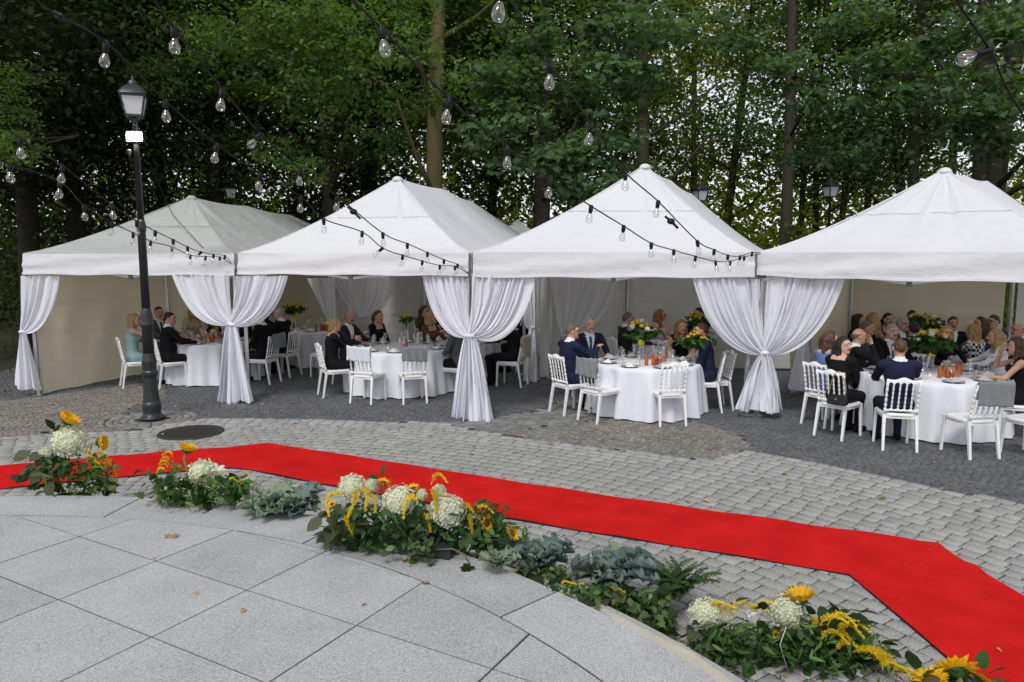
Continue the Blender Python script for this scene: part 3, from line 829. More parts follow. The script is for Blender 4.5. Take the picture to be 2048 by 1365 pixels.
def trunk_mesh(name, r, h, lean, m, seed):
    g = random.Random(seed); b = MB()
    pts = []; rr = []
    for i in range(9):
        t = i / 8; pts.append((lean[0] * t * h + 0.12 * math.sin(t * 5 + seed), lean[1] * t * h + .1 * math.sin(t * 4 + seed * 2), t * h - 0.1)); rr.append(r * (1.25 if i == 0 else 1.0) * (1 - 0.55 * t))
    b.tube(pts, rr, 12)
    for k in range(7):
        t = 0.3 + 0.65 * k / 7; i = int(t * 8); p = Vector(pts[i]); a = g.random() * 6.28; L_ = r * 8 * (1.1 - t) + 1.0
        d = Vector((math.cos(a), math.sin(a), 0.55))
        b.tube([p, p + d * L_ * .5 + Vector((0, 0, .1)), p + d * L_ + Vector((0, 0, .5))], [rr[i] * .4, rr[i] * .25, .03], 6)
    return b.mesh(name, m)
TREES = []
def tree(px, py, Y, r, label, crown, cm, lean=(0, 0), h=15, cz=9.5, bark='bark_dark', s=1.0, back=0.0):
    p = UY(px, py, Y)                            # a point on the trunk
    base = Vector((p.x - lean[0] * p.z, Y - lean[1] * p.z, 0))
    t = empty('tree', base, 0, label, 'tree', 'trees behind the tents')
    link('trunk', trunk_mesh('trunk', r, h, lean, bark, px), t)
    sx = random.uniform(.9, 1.1) * s
    c_ = link('crown', crown_mesh(crown, cm), t, loc=(lean[0] * cz, lean[1] * cz + back, cz), rot=(0, 0, random.uniform(0, 6.28)), scale=(sx, sx, random.uniform(.95, 1.08) * s))
    tag(c_, kind='stuff'); TREES.append((base, t)); return t
tree(876, 330, 19.8, 0.26, 'tree with a straight olive-brown trunk rising behind the second tent', 2, 'leaf_beech', (0.035, 0), 16, 10.5, 'bark_olive', back=3.2)
tree(1080, 300, 23.0, 0.30, 'stout dark tree between the second and third tent peaks', 0, 'leaf_green', (0.0, 0), 16, 10, back=2.8)
tree(1290, 250, 23.5, 0.24, 'dark tree standing right behind the third tent peak', 3, 'leaf_green', (0.0, 0), 16, 10.5, back=2.8)
tree(1254, 250, 28.0, 0.16, 'thin tree left of the one behind the third tent peak', 3, 'leaf_yellowgreen', (0, 0), 15, 10)
tree(1474, 300, 28.5, 0.19, 'slim leaning tree between the two background lanterns', 3, 'leaf_yellowgreen', (0.05, 0), 15, 10.5, back=2.8)
tree(1571, 350, 23.0, 0.20, 'tree with bare dark trunk just left of the right background lantern', 3, 'leaf_maple', (0.0, 0), 16, 10.5, back=2.8)
tree(1612, 400, 27.0, 0.12, 'slender dark tree close behind the right background lantern, on its left', 3, 'leaf_green', (0, 0), 14, 10)
tree(1636, 380, 29.0, 0.15, 'straight dark tree immediately left of the right background lantern post', 3, 'leaf_yellowgreen', (0, 0), 15, 10)
tree(1685, 390, 26.0, 0.13, 'thin crooked tree right of the right background lantern', 3, 'leaf_green', (0.07, 0), 14, 10)
tree(1797, 350, 25.0, 0.18, 'left-leaning tree at the left shoulder of the right tent roof', 3, 'leaf_maple', (-0.12, 0), 14, 9.5)
tree(1838, 330, 24.0, 0.20, 'dark tree touching the left slope of the right tent roof', 3, 'leaf_maple', (-0.06, 0), 15, 10, back=2.8)
tree(1962, 310, 22.0, 0.30, 'thick dark tree right of the right tent peak', 3, 'leaf_maple', (-0.02, 0), 16, 10.5, back=2.8)
tree(2008, 310, 21.5, 0.31, 'thickest dark tree at the right edge of the picture', 3, 'leaf_maple', (0.03, 0), 16, 11, back=2.8)
tree(430, 260, 22.0, 0.28, 'broad dark tree above the far left tent roof', 0, 'leaf_beech', (0, 0), 16, 9.5)
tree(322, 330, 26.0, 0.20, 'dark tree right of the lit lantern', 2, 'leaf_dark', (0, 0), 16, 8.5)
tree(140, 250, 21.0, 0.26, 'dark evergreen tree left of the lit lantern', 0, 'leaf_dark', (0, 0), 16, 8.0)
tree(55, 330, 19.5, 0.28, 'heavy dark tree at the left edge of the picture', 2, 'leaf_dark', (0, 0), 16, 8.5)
tree(590, 300, 25.0, 0.22, 'dark tree between the first and second tent roofs', 0, 'leaf_dark', (0, 0), 16, 9)
tree(655, 260, 21.5, 0.24, 'dark tree left of the second tent peak', 2, 'leaf_beech', (0, 0), 16, 10)
tree(740, 280, 24.5, 0.22, 'dark tree right above the second tent peak', 0, 'leaf_green', (0, 0), 16, 9.5)
tree(985, 250, 27.5, 0.20, 'tree in the gap left of the stout dark trunk', 1, 'leaf_green', (0, 0), 16, 9.5)
tree(1160, 260, 31.0, 0.20, 'far tree half hidden behind the maple boughs', 3, 'leaf_yellowgreen', (0, 0), 16, 9)
tree(1390, 260, 33.0, 0.17, 'far thin tree above the left of the two background lanterns', 3, 'leaf_yellowgreen', (0, 0), 16, 10)
tree(1740, 260, 33.0, 0.18, 'far tree seen through the gap before the right tent', 3, 'leaf_yellowgreen', (0, 0), 16, 10)
tree(1905, 300, 32.0, 0.2, 'far tree behind the right tent peak', 3, 'leaf_yellowgreen', (0, 0), 16, 9)
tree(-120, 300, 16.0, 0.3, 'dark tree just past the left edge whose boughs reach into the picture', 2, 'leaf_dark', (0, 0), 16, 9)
tree(2180, 300, 19.0, 0.3, 'tree just past the right edge whose boughs reach into the picture', 3, 'leaf_maple', (0, 0), 16, 10)
# boughs that hang towards the plaza
BL_ = [('beech', 40, 160, 13.0, .55), ('beech', 15, 215, 13.0, .5), ('beech', 40, 300, 13.0, .6), ('beech', 20, 285, 13.5, .5),
       ('beech', 500, 60, 15.5, .9), ('beech', 590, 40, 15.5, .9), ('beech', 440, 90, 16, .8), ('beech', 640, 130, 15.5, .9), ('beech', 560, 150, 16, .9), ('beech', 640, 215, 16, .8), ('beech', 560, 300, 16.5, .7), ('beech', 620, 345, 16.5, .6), ('beech', 700, 60, 16, .9), ('beech', 800, 90, 16.5, .9), ('beech', 945, 170, 17, .7), ('beech', 690, 180, 16.5, .8), ('beech', 820, 200, 17.5, .8), ('beech', 760, 280, 18, .8), ('beech', 330, 150, 17, .8), ('beech', 380, 30, 17, .9), ('beech', 800, 20, 17, .8),
       ('maple', 1010, 150, 16.5, 1.0), ('maple', 990, 245, 16.5, .9), ('maple', 1060, 290, 16.5, 1.0), ('maple', 1130, 300, 16.5, 1.0), ('maple', 1180, 345, 16.5, .9), ('maple', 1240, 260, 16, .8), ('maple', 1215, 130, 16, .9), ('maple', 1240, 50, 16, 1.0), ('maple', 1330, 40, 16.5, 1.0), ('maple', 1150, 385, 17, .7), ('maple', 1240, 350, 17, .7), ('maple', 1060, 60, 17, .9), ('maple', 1150, 190, 17.5, .8), ('maple', 1280, 160, 17.5, .8),
       ('maple', 1480, 60, 17.5, .8), ('maple', 1560, 130, 18, .8), ('maple', 1650, 190, 18, .9), ('maple', 1700, 290, 18, .8), ('maple', 1750, 120, 17.5, .9), ('maple', 1850, 180, 17, .9), ('maple', 1950, 215, 17, .9), ('maple', 2000, 60, 16.5, .9), ('maple', 1900, 60, 17, .9), ('maple', 1620, 300, 19, .7), ('maple', 1980, 280, 17, .8), ('maple', 1700, 30, 18, .8), ('maple', 2030, 180, 16, .9)]
for i, (kind, px, py, Y, s) in enumerate(BL_):
    p = UY(px, py, Y)
    bs, t = min(TREES, key=lambda q: (q[0].x - p.x) ** 2 + (q[0].y - p.y - 3) ** 2)
    v = i % 3; o = link('bough', BOUGH[kind, v], t, loc=p - bs, rot=(random.uniform(-.1, .25), random.uniform(-.2, .2), random.uniform(-.6, .6)), scale=s)
    tag(o, kind='stuff'); link('twig', BOUGH[kind, v, 'twig'], o)
# far wood and undergrowth: uncountable masses
g = np.random.default_rng(9)
n = 90000
X = g.uniform(-42, 42, n); Yv = g.uniform(36, 52, n); Z = 24 * g.random(n) ** 1.25
cell = np.sin(X * .9 + Z * .5) + np.sin(X * .37 - Z * .8 + 2) + np.sin(Yv * .8 + X * .5) * .5 + g.normal(0, .25, n)
keep = np.where(X < 1, cell > -1.6, cell > np.where(Z > 6.5, 0.9, -1.3)); C = np.stack([X, Yv, Z], 1)[keep]
V, F, T = rhomb_leaves(C, 0.45, g, 0.9)
tag(link('distant_woods', rawmesh('distant_woods', V, F, ['leaf_yellowgreen'], tone=T)), 'green wall of far woods behind the trees', 'woods', kind='stuff')
n = 70000
X = g.uniform(-26, 26, n); Yv = g.uniform(21.5, 33, n)
top = np.where(X < -2, 6.5, 5.6) * (0.65 + 0.35 * np.sin(X * 1.1) * np.sin(Yv * .7 + X))
Z = top * g.random(n) ** 0.9
V, F, T = rhomb_leaves(np.stack([X, Yv, Z], 1), 0.2, g, 0.9)
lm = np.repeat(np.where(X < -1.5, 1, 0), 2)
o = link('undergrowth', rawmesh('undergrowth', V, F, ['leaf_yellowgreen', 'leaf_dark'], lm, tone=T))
tag(o, 'low leafy undergrowth between the tree trunks', 'undergrowth', kind='stuff')
# grass at the left beyond the paving
n = 9000; X = g.uniform(-20, -8.8, n); Yv = g.uniform(11, 24, n); C = np.stack([X, Yv, np.full(n, -0.04)], 1)
h_ = 0.05 + .09 * g.random(n); a = g.random(n) * 6.28
V = np.stack([C + np.stack([np.cos(a) * .012, np.sin(a) * .012, 0 * a], 1), C - np.stack([np.cos(a) * .012, np.sin(a) * .012, 0 * a], 1), C + np.stack([g.normal(0, .03, n), g.normal(0, .03, n), h_], 1)], 1).reshape(-1, 3)
mat('grass_blade', (0.07, 0.10, 0.02), 0.7, transl=.3)
tag(link('grass', rawmesh('grass', V, np.arange(3 * n).reshape(-1, 3), ['grass_blade'])), 'patchy grass at the edge of the wood', 'grass', kind='stuff')
# ================================================================== BODIES (one continuous surface from a distance field)
def surface_net(D, o, h):
    """naive surface nets of the zero level of grid D"""
    s = D < 0
    nx, ny, nz = D.shape
    c = np.zeros((nx - 1, ny - 1, nz - 1), np.int8)
    for i in (0, 1):
        for j in (0, 1):
            for k in (0, 1): c += s[i:nx - 1 + i, j:ny - 1 + j, k:nz - 1 + k]
    act = (c > 0) & (c < 8)
    I = np.argwhere(act); idx = np.full(act.shape, -1, np.int32); idx[tuple(I.T)] = np.arange(len(I))
    acc = np.zeros((len(I), 3)); cnt = np.zeros(len(I))
    cor = [(i, j, k) for i in (0, 1) for j in (0, 1) for k in (0, 1)]
    val = {q: D[I[:, 0] + q[0], I[:, 1] + q[1], I[:, 2] + q[2]] for q in cor}
    for q in cor:
        for ax in range(3):
            if q[ax] == 1: continue
            r = list(q); r[ax] = 1; r = tuple(r)
            a, b = val[q], val[r]; m = (a < 0) != (b < 0)
            t = np.where(m, a / np.where(m, a - b, 1), 0)
            p = np.tile(np.array(q, float), (len(I), 1)); p[:, ax] += t
            acc[m] += p[m]; cnt[m] += 1
    V = (I + acc / cnt[:, None]) * h + o
    F = []
    for ax in range(3):
        sl0 = [slice(None)] * 3; sl1 = [slice(None)] * 3; sl0[ax] = slice(0, -1); sl1[ax] = slice(1, None)
        a, b = s[tuple(sl0)], s[tuple(sl1)]
        E = np.argwhere(a != b); u, v = [(1, 2), (2, 0), (0, 1)][ax]
        E = E[(E[:, u] > 0) & (E[:, v] > 0) & (E[:, u] < D.shape[u] - 1) & (E[:, v] < D.shape[v] - 1)]
        def cell(du, dv):
            C = E.copy(); C[:, u] -= du; C[:, v] -= dv; return idx[C[:, 0], C[:, 1], C[:, 2]]
        q = np.stack([cell(1, 1), cell(0, 1), cell(0, 0), cell(1, 0)], 1)
        flip = ~a[E[:, 0], E[:, 1], E[:, 2]]
        q[flip] = q[flip][:, ::-1]
        F.append(q)
    F = np.concatenate(F); F = F[(F >= 0).all(1)]
    return V, F
def smin(a, b, k):
    h = np.clip(0.5 + 0.5 * (b - a) / k, 0, 1)
    return b * (1 - h) + a * h - k * h * (1 - h)
class Field:
    def __init__(s, lo, hi, h):
        s.h = h; s.o = np.array(lo, float); n = np.ceil((np.array(hi) - s.o) / h).astype(int) + 1
        s.D = np.full(n, 0.3, np.float32); s.prims = []
        s.ax = [s.o[i] + np.arange(n[i]) * h for i in range(3)]
    def block(s, lo, hi):
        sl = []
        for i in range(3):
            a = max(0, int((lo[i] - s.o[i]) / s.h)); b = min(len(s.ax[i]), int((hi[i] - s.o[i]) / s.h) + 2); sl.append(slice(a, max(a + 1, b)))
        G = np.meshgrid(*[s.ax[i][sl[i]] for i in range(3)], indexing='ij')
        return tuple(sl), np.stack(G, -1)
    def add(s, fn, lo, hi, lab, k=0.02):
        sl, P = s.block(np.array(lo) - .07, np.array(hi) + .07)
        if P.size == 0: return
        d = fn(P).astype(np.float32); s.D[sl] = smin(s.D[sl], d, k) if k > 0 else np.minimum(s.D[sl], d)
        s.prims.append((fn, lab))
    def cone(s, a, b, ra, rb, lab, k=0.02):
        a, b = np.array(a, float), np.array(b, float); ba = b - a; L2 = ba @ ba + 1e-12; r = max(ra, rb)
        def fn(P):
            t = np.clip(((P - a) @ ba) / L2, 0, 1)
            return np.linalg.norm(P - a - t[..., None] * ba, axis=-1) - (ra + (rb - ra) * t)
        s.add(fn, np.minimum(a, b) - r, np.maximum(a, b) + r, lab, k)
    def ell(s, c, r, lab, k=0.02, R=None):
        c, r = np.array(c, float), np.array(r, float); R_ = np.array(R) if R is not None else None; m = r.max()
        def fn(P):
            q = P - c
            if R_ is not None: q = q @ R_
            k0 = np.linalg.norm(q / r, axis=-1); k1 = np.linalg.norm(q / r ** 2, axis=-1) + 1e-9
            return k0 * (k0 - 1) / k1
        s.add(fn, c - m, c + m, lab, k)
    def mesh(s):
        V, F = surface_net(s.D, s.o, s.h)
        ctr = V[F].mean(1); best = np.full(len(F), 9.0); lab = np.zeros(len(F), np.int32)
        for fn, l in s.prims:
            d = fn(ctr); m = d < best; best[m] = d[m]; lab[m] = l
        return V, F, lab, ctr
# surface regions of a body: every person picks a material for each
SKIN, TOP, SLEEVE, CUFF, LEGS, SHIN, SHOE, SHIRT, TIE, EYE, LIP = range(11)
def euler(rx, ry, rz): return np.array(Euler((rx, ry, rz)).to_matrix())
def body(sex='m', arms='table', yaw=0.0, nod=0.0, lean=0.05, twist=0.0, sleeve='long', skirt=False, h=0.0115, build=1.0, open_front=False):
    f = Field((-0.52, -0.42, 0.0), (0.52, 0.80, 1.46), h)
    w = (1.0 if sex == 'm' else 0.88) * build; sc = 1.0 if sex == 'm' else 0.955
    Rl = euler(-lean, 0, twist); piv = np.array([0, -0.06, 0.52])
    def T(p): return (np.array(p, float) - piv) * [1, 1, sc] @ Rl.T + piv
    # torso
    f.ell(T((0, -0.06, 0.56)), (0.175 * w, 0.135, 0.125), TOP if not skirt else LEGS, 0.03)
    f.ell(T((0, -0.065, 0.72)), (0.150 * w * (1.05 if sex == 'm' else .92), 0.112 * build, 0.17), TOP, 0.05, Rl)
    f.ell(T((0, -0.06, 0.92)), (0.168 * w, 0.118 * build, 0.17), TOP, 0.06, Rl)
    f.cone(T((-0.135 * w, -0.065, 1.04)), T((0.135 * w, -0.065, 1.04)), 0.068, 0.068, TOP, 0.05)
    if sex == 'f':
        for q in (-1, 1): f.ell(T((q * 0.07, 0.04, 0.93)), (0.062, 0.06, 0.062), TOP, 0.03)
    else:
        f.ell(T((0, 0.02, 0.70)), (0.12 * w, 0.085 * build, 0.12), TOP, 0.05)
    # neck and head
    nb = T((0, -0.055, 1.07)); hc = T((0, -0.02, 1.245)); hr = euler(nod, 0, yaw + twist)
    if sex == 'm': f.cone(T((0, -0.06, 1.05)), T((0, -0.05, 1.10)), 0.082, 0.066, TOP, 0.02)
    f.cone(nb, hc + hr @ np.array([0, -0.015, -0.05]), 0.056 if sex == 'm' else 0.046, 0.050 if sex == 'm' else .042, SKIN, 0.02)
    H = lambda p: hc + hr @ (np.array(p, float) * (1.0 if sex == 'm' else 0.95))
    f.ell(hc, (0.074, 0.094, 0.108), SKIN, 0.02, hr)
    f.ell(H((0, 0.025, -0.060)), (0.056, 0.062, 0.062), SKIN, 0.03, hr)
    f.cone(H((0, 0.088, 0.015)), H((0, 0.112, -0.026)), 0.010, 0.015, SKIN, 0.012)
    f.cone(H((-0.05, 0.070, 0.030)), H((0.05, 0.070, 0.030)), 0.018, 0.018, SKIN, 0.02)
    for q in (-1, 1):
        f.ell(H((q * 0.076, -0.005, -0.005)), (0.012, 0.022, 0.032), SKIN, 0.008, hr)
        f.ell(H((q * 0.032, 0.083, 0.008)), (0.013, 0.008, 0.006), EYE, 0.003, hr)
        f.cone(H((q * 0.020, 0.090, 0.033)), H((q * 0.048, 0.079, 0.034)), 0.0035, 0.0025, EYE, 0.002)
    f.cone(H((-0.020, 0.088, -0.056)), H((0.020, 0.088, -0.056)), 0.008, 0.008, LIP, 0.004)
    f.ell(H((0, 0.075, -0.092)), (0.026, 0.022, 0.022), SKIN, 0.02, hr)
    # legs
    st_, lo = (LEGS, SHIN) if not skirt else (LEGS, SHIN)
    for q in (-1, 1):
        hip = np.array([q * 0.095 * w, -0.02, 0.535]); kn = np.array([q * (0.115 if not skirt else .07), 0.40, 0.50]); an = np.array([q * (0.12 if not skirt else .06), 0.36 if not skirt else .38, 0.095])
        f.cone(hip, kn, 0.092 * build, 0.066, LEGS, 0.03)
        f.cone(kn, an, 0.064, 0.043, lo, 0.02)
        toe = an + np.array([q * 0.02, 0.16, -0.055])
        f.cone(an + [0, -0.03, -0.045], toe, 0.043, 0.034, SHOE, 0.02)
    if skirt:
        f.ell((0, 0.18, 0.51), (0.17 * w, 0.27, 0.085), LEGS, 0.04)
    # arms
    up_l, lo_l = 0.285 * (1 if sex == 'm' else .94), 0.255 * (1 if sex == 'm' else .94)
    tgt = {'table': ((-.17, .40, .80), (.17, .40, .80)), 'lap': ((-.07, .26, .63), (.07, .24, .64)), 'chin': ((-.12, .36, .80), (.07, .18, 1.12)),
           'gesture': ((-.10, .36, .84), (.14, .40, .98)), 'clasp': ((-.025, .33, .93), (.03, .34, .95)), 'reach': ((-.16, .42, .79), (.26, .50, .82)), 'side': ((-.2, .30, .66), (.24, .22, .62))}[arms]
    for q, tg in zip((-1, 1), tgt):
        sh = T((q * 0.185 * w, -0.06, 1.035)); tg = np.array(tg, float)
        d = tg - sh; L_ = np.linalg.norm(d); mx = (up_l + lo_l) * 0.985
        if L_ > mx: tg = sh + d / L_ * mx; d = tg - sh; L_ = mx
        a = (up_l ** 2 - lo_l ** 2 + L_ ** 2) / (2 * L_); hh = math.sqrt(max(0, up_l ** 2 - a * a))
        dn = d / L_; pole = np.array([q * 0.55, -0.35, -0.8]); pole -= dn * (pole @ dn); pole /= np.linalg.norm(pole)
        el = sh + dn * a + pole * hh
        slim = 1.0 if sex == 'm' else 0.78
        if sleeve == 'none': slim *= .9
        f.cone(sh, el, 0.062 * slim, 0.048 * slim, SLEEVE, 0.03)
        f.cone(el, tg - (tg - el) * 0.06, 0.047 * slim, 0.034 * slim, CUFF, 0.02)
        # hand: palm, four unequal bent fingers, thumb from the side of the palm
        fw = (tg - el) / np.linalg.norm(tg - el); sd_ = np.cross(fw, [0, 0, 1.0]); sd_ /= np.linalg.norm(sd_) + 1e-9
        upv = np.cross(sd_, fw)
        if arms == 'chin' and q == 1: upv, sd_ = sd_, upv
        pc = tg + fw * 0.05
        f.cone(tg, tg + fw * .03, 0.024, 0.026, SKIN, 0.015)
        for r_ in (-1, -.33, .33, 1): f.cone(tg + fw * .03 + sd_ * r_ * .016, tg + fw * .078 + sd_ * r_ * .026, 0.014, 0.0125, SKIN, 0.012)
        for r_, ln in ((-1, .062), (-.33, .078), (.33, .082), (1, .070)):
            b0 = tg + fw * .082 + sd_ * r_ * .029; b1 = b0 + fw * ln * .55 + sd_ * r_ * .004 - upv * .010; b2 = b1 + fw * ln * .38 - upv * .026
            f.cone(b0, b1, 0.0098, 0.009, SKIN, 0.003); f.cone(b1, b2, 0.009, 0.008, SKIN, 0.003)
        t0 = tg + fw * .035 - sd_ * q * .026; t1_ = t0 + fw * .035 - sd_ * q * .028 - upv * .012; t2_ = t1_ + fw * .032 - sd_ * q * .006 - upv * .012
        f.cone(t0, t1_, 0.012, 0.0105, SKIN, 0.008); f.cone(t1_, t2_, 0.0105, 0.009, SKIN, 0.003)
    V, F, lab, ctr = f.mesh()
    # shirt front and tie between the lapels
    L2 = (ctr - piv) @ Rl / [1, 1, sc] + piv
    if open_front:
        z = L2[:, 2]; x = np.abs(L2[:, 0]); front = (L2[:, 1] > 0.0) & (lab == TOP)
        wv = np.clip((z - 0.72) / 0.34, 0, 1) * 0.078
        sel = front & (x < wv) & (z > 0.72); lab[sel] = SHIRT
        lab[front & (x < 0.021 + 0.010 * np.clip((0.95 - z) / .2, 0, 1)) & (z > 0.70) & (z < 1.06)] = TIE
        col = (lab == TOP) & (z > 1.088) & (np.hypot(L2[:, 0], L2[:, 1] + .055) < .088); lab[col] = SHIRT
    if sleeve == 'none' or sex == 'f':
        # neckline
        z = L2[:, 2]; ctrx = np.abs(L2[:, 0])
        nk = (lab == TOP) & (z > 1.0 - 0.0 * ctrx) & (ctrx < 0.10) & (z > 1.0 + (L2[:, 1] < -.04) * .05)
        lab[nk] = SHIRT if sleeve != 'none' else SHIRT
    me = rawmesh('person', V, F, [], smooth=True)
    for _ in range(11): me.materials.append(None)
    me.polygons.foreach_set('material_index', lab)
    return me, hc, hr
def hair_mesh(style, h=0.012):
    f = Field((-.2, -.24, -.42), (.2, .2, .24), h); D = f.D
    def cut(keep):                       # carve with a callable: negative = keep
        G = np.stack(np.meshgrid(*f.ax, indexing='ij'), -1); f.D = np.maximum(f.D, keep(G)).astype(np.float32)
    tk = 1.0 if style in ('short', 'thin') else 1.07
    f.ell((0, -0.005, 0.008), (0.0805 * tk, 0.0995 * tk, 0.1125 * tk), 0, 0)
    if style in ('short', 'thin'):
        top = 0.0 if style == 'short' else 0.10
        cut(lambda G: np.maximum(0.62 * G[..., 1] - 0.78 * (G[..., 2] - 0.012), -0.09 - G[..., 2] - .0 * G[..., 1]))
        if style == 'thin':              # a fringe round the back and sides only
            cut(lambda G: G[..., 2] - 0.035)
    else:
        cut(lambda G: np.maximum(0.75 * G[..., 1] - 0.66 * (G[..., 2] - 0.012) - 0.004, -0.12 - G[..., 2]))
    if style == 'bob':
        for q in (-1, 1): f.cone((q * .066, -.02, .04), (q * .080, -.02, -.13), .034, .030, 0, .02)
        f.cone((0, -.07, .03), (0, -.07, -.13), .070, .066, 0, .03)
    if style in ('long', 'wavy'):
        L_ = -.30 if style == 'long' else -.22
        for q in (-1, 1):
            f.cone((q * .066, -.01, .04), (q * .085, .0, L_ + .03), .036, .034 if style == 'long' else .046, 0, .02)
            f.cone((q * .04, -.08, .0), (q * .055, -.09, L_), .055, .05, 0, .03)
        if style == 'wavy':
            for k in range(26):
                a = k * 2.4; zz = -.02 - .2 * (k / 26); r = .09
                p = (r * math.cos(a), -.03 + r * .8 * min(.2, math.sin(a)), zz); f.ell(p, (.028, .026, .032), 0, .015)
    if style == 'bun':
        f.ell((0, -.125, .03), (.045, .04, .045), 0, .015); f.cone((0, -.06, -.03), (0, -.075, -.07), .062, .045, 0, .02)
    if style == 'pony':
        f.cone((0, -.11, .03), (0, -.15, -.05), .03, .034, 0, .01); f.cone((0, -.15, -.05), (0, -.13, -.2), .034, .015, 0, .01)
    V, F, lab, ctr = f.mesh()
    # strands: shallow grooves
    r = np.random.default_rng(3)
    V = V + 0.004 * np.stack([np.sin(V[:, 2] * 60 + V[:, 0] * 150), np.sin(V[:, 0] * 160 + V[:, 2] * 40), np.sin(V[:, 0] * 130)], 1)
    return rawmesh('hair', V, F, [], smooth=True)
def glasses_mesh():
    b = MB()
    for q in (-1, 1):
        b.tube([(q * .034 + .024 * math.cos(a), .098 - .006 * abs(math.cos(a)), .008 + .018 * math.sin(a)) for a in np.linspace(0, 2 * math.pi, 13)], .0028, 5, False)
        b.tube([(q * .058, .094, .012), (q * .078, .03, .012), (q * .078, -.01, .004)], .0026, 5)
    b.tube([(-.01, .1, .012), (.01, .1, .012)], .0028, 5)
    return b.mesh('glasses', 'lamp_paint')
GLASSES = glasses_mesh()
HAIR = {}
BODY = {}
SKINM = []
for k, c in enumerate(((0.52, 0.29, 0.20), (0.56, 0.34, 0.25), (0.45, 0.24, 0.16))): mat('skin_%d' % k, c, 0.5, var=0.05, vscale=20, spec=0.35); SKINM.append('skin_%d' % k)
HAIRC = {'blonde': (0.34, 0.22, 0.085), 'brown': (0.075, 0.035, 0.016), 'dark': (0.012, 0.009, 0.008), 'grey': (0.30, 0.29, 0.28), 'white': (.55, .54, .52), 'red': (0.25, 0.10, 0.03), 'greybrown': (0.12, 0.09, 0.07)}
for k, c in HAIRC.items(): mat('hair_' + k, c, 0.5, var=0.45, vscale=60, stretch=(1, 1, .15), spec=0.4, bump=0.7, bscale=55)
CL = {'navy': (0.012, 0.017, 0.042), 'black': (0.008, 0.008, 0.010), 'charcoal': (0.022, 0.023, 0.027), 'grey': (0.085, 0.09, 0.10), 'white': (0.70, 0.70, 0.72), 'teal': (0.26, 0.36, 0.38), 'blue': (0.10, 0.17, 0.36), 'cobalt': (0.02, 0.03, 0.18), 'brown': (0.10, 0.05, 0.028), 'pink': (0.55, 0.36, 0.38), 'beige': (0.45, 0.36, 0.26), 'green': (0.02, 0.08, 0.06), 'tie_blue': (0.03, 0.07, 0.22), 'tie_dark': (0.02, 0.02, 0.035), 'lip': (0.30, 0.08, 0.07), 'eye': (0.03, 0.02, 0.018)}
for k, c in CL.items(): mat('cl_' + k, c, 0.85, var=0.25, vscale=7, bump=0.55, bscale=11, spec=0.15)
# black-and-white check shirt
def check_material():
    m = mat('cl_check', (0.6, 0.6, 0.6), 0.9); n, l = m.node_tree.nodes, m.node_tree.links
    p = [x for x in n if x.type == 'BSDF_PRINCIPLED'][0]
    tc = n.new('ShaderNodeTexCoord'); ck = n.new('ShaderNodeTexChecker'); ck.inputs['Scale'].default_value = 22
    ck.inputs[1].default_value = (.62, .62, .62, 1); ck.inputs[2].default_value = (.02, .02, .025, 1)
    l.new(tc.outputs['Object'], ck.inputs['Vector']); l.new(ck.outputs['Color'], p.inputs['Base Color'])
    # embroidered white blouse
    m = mat('cl_embroidered', (0.7, 0.7, 0.72), 0.9); n, l = m.node_tree.nodes, m.node_tree.links
    p = [x for x in n if x.type == 'BSDF_PRINCIPLED'][0]
    tc = n.new('ShaderNodeTexCoord'); v = n.new('ShaderNodeTexNoise'); v.inputs['Scale'].default_value = 9
    r = n.new('ShaderNodeValToRGB'); r.color_ramp.elements[0].position = .60; r.color_ramp.elements[1].position = .64
    r.color_ramp.elements[0].color = (.68, .68, .7, 1); r.color_ramp.elements[1].color = (.12, .22, .5, 1)
    l.new(tc.outputs['Object'], v.inputs['Vector']); l.new(v.outputs['Fac'], r.inputs[0]); l.new(r.outputs[0], p.inputs['Base Color'])
check_material()

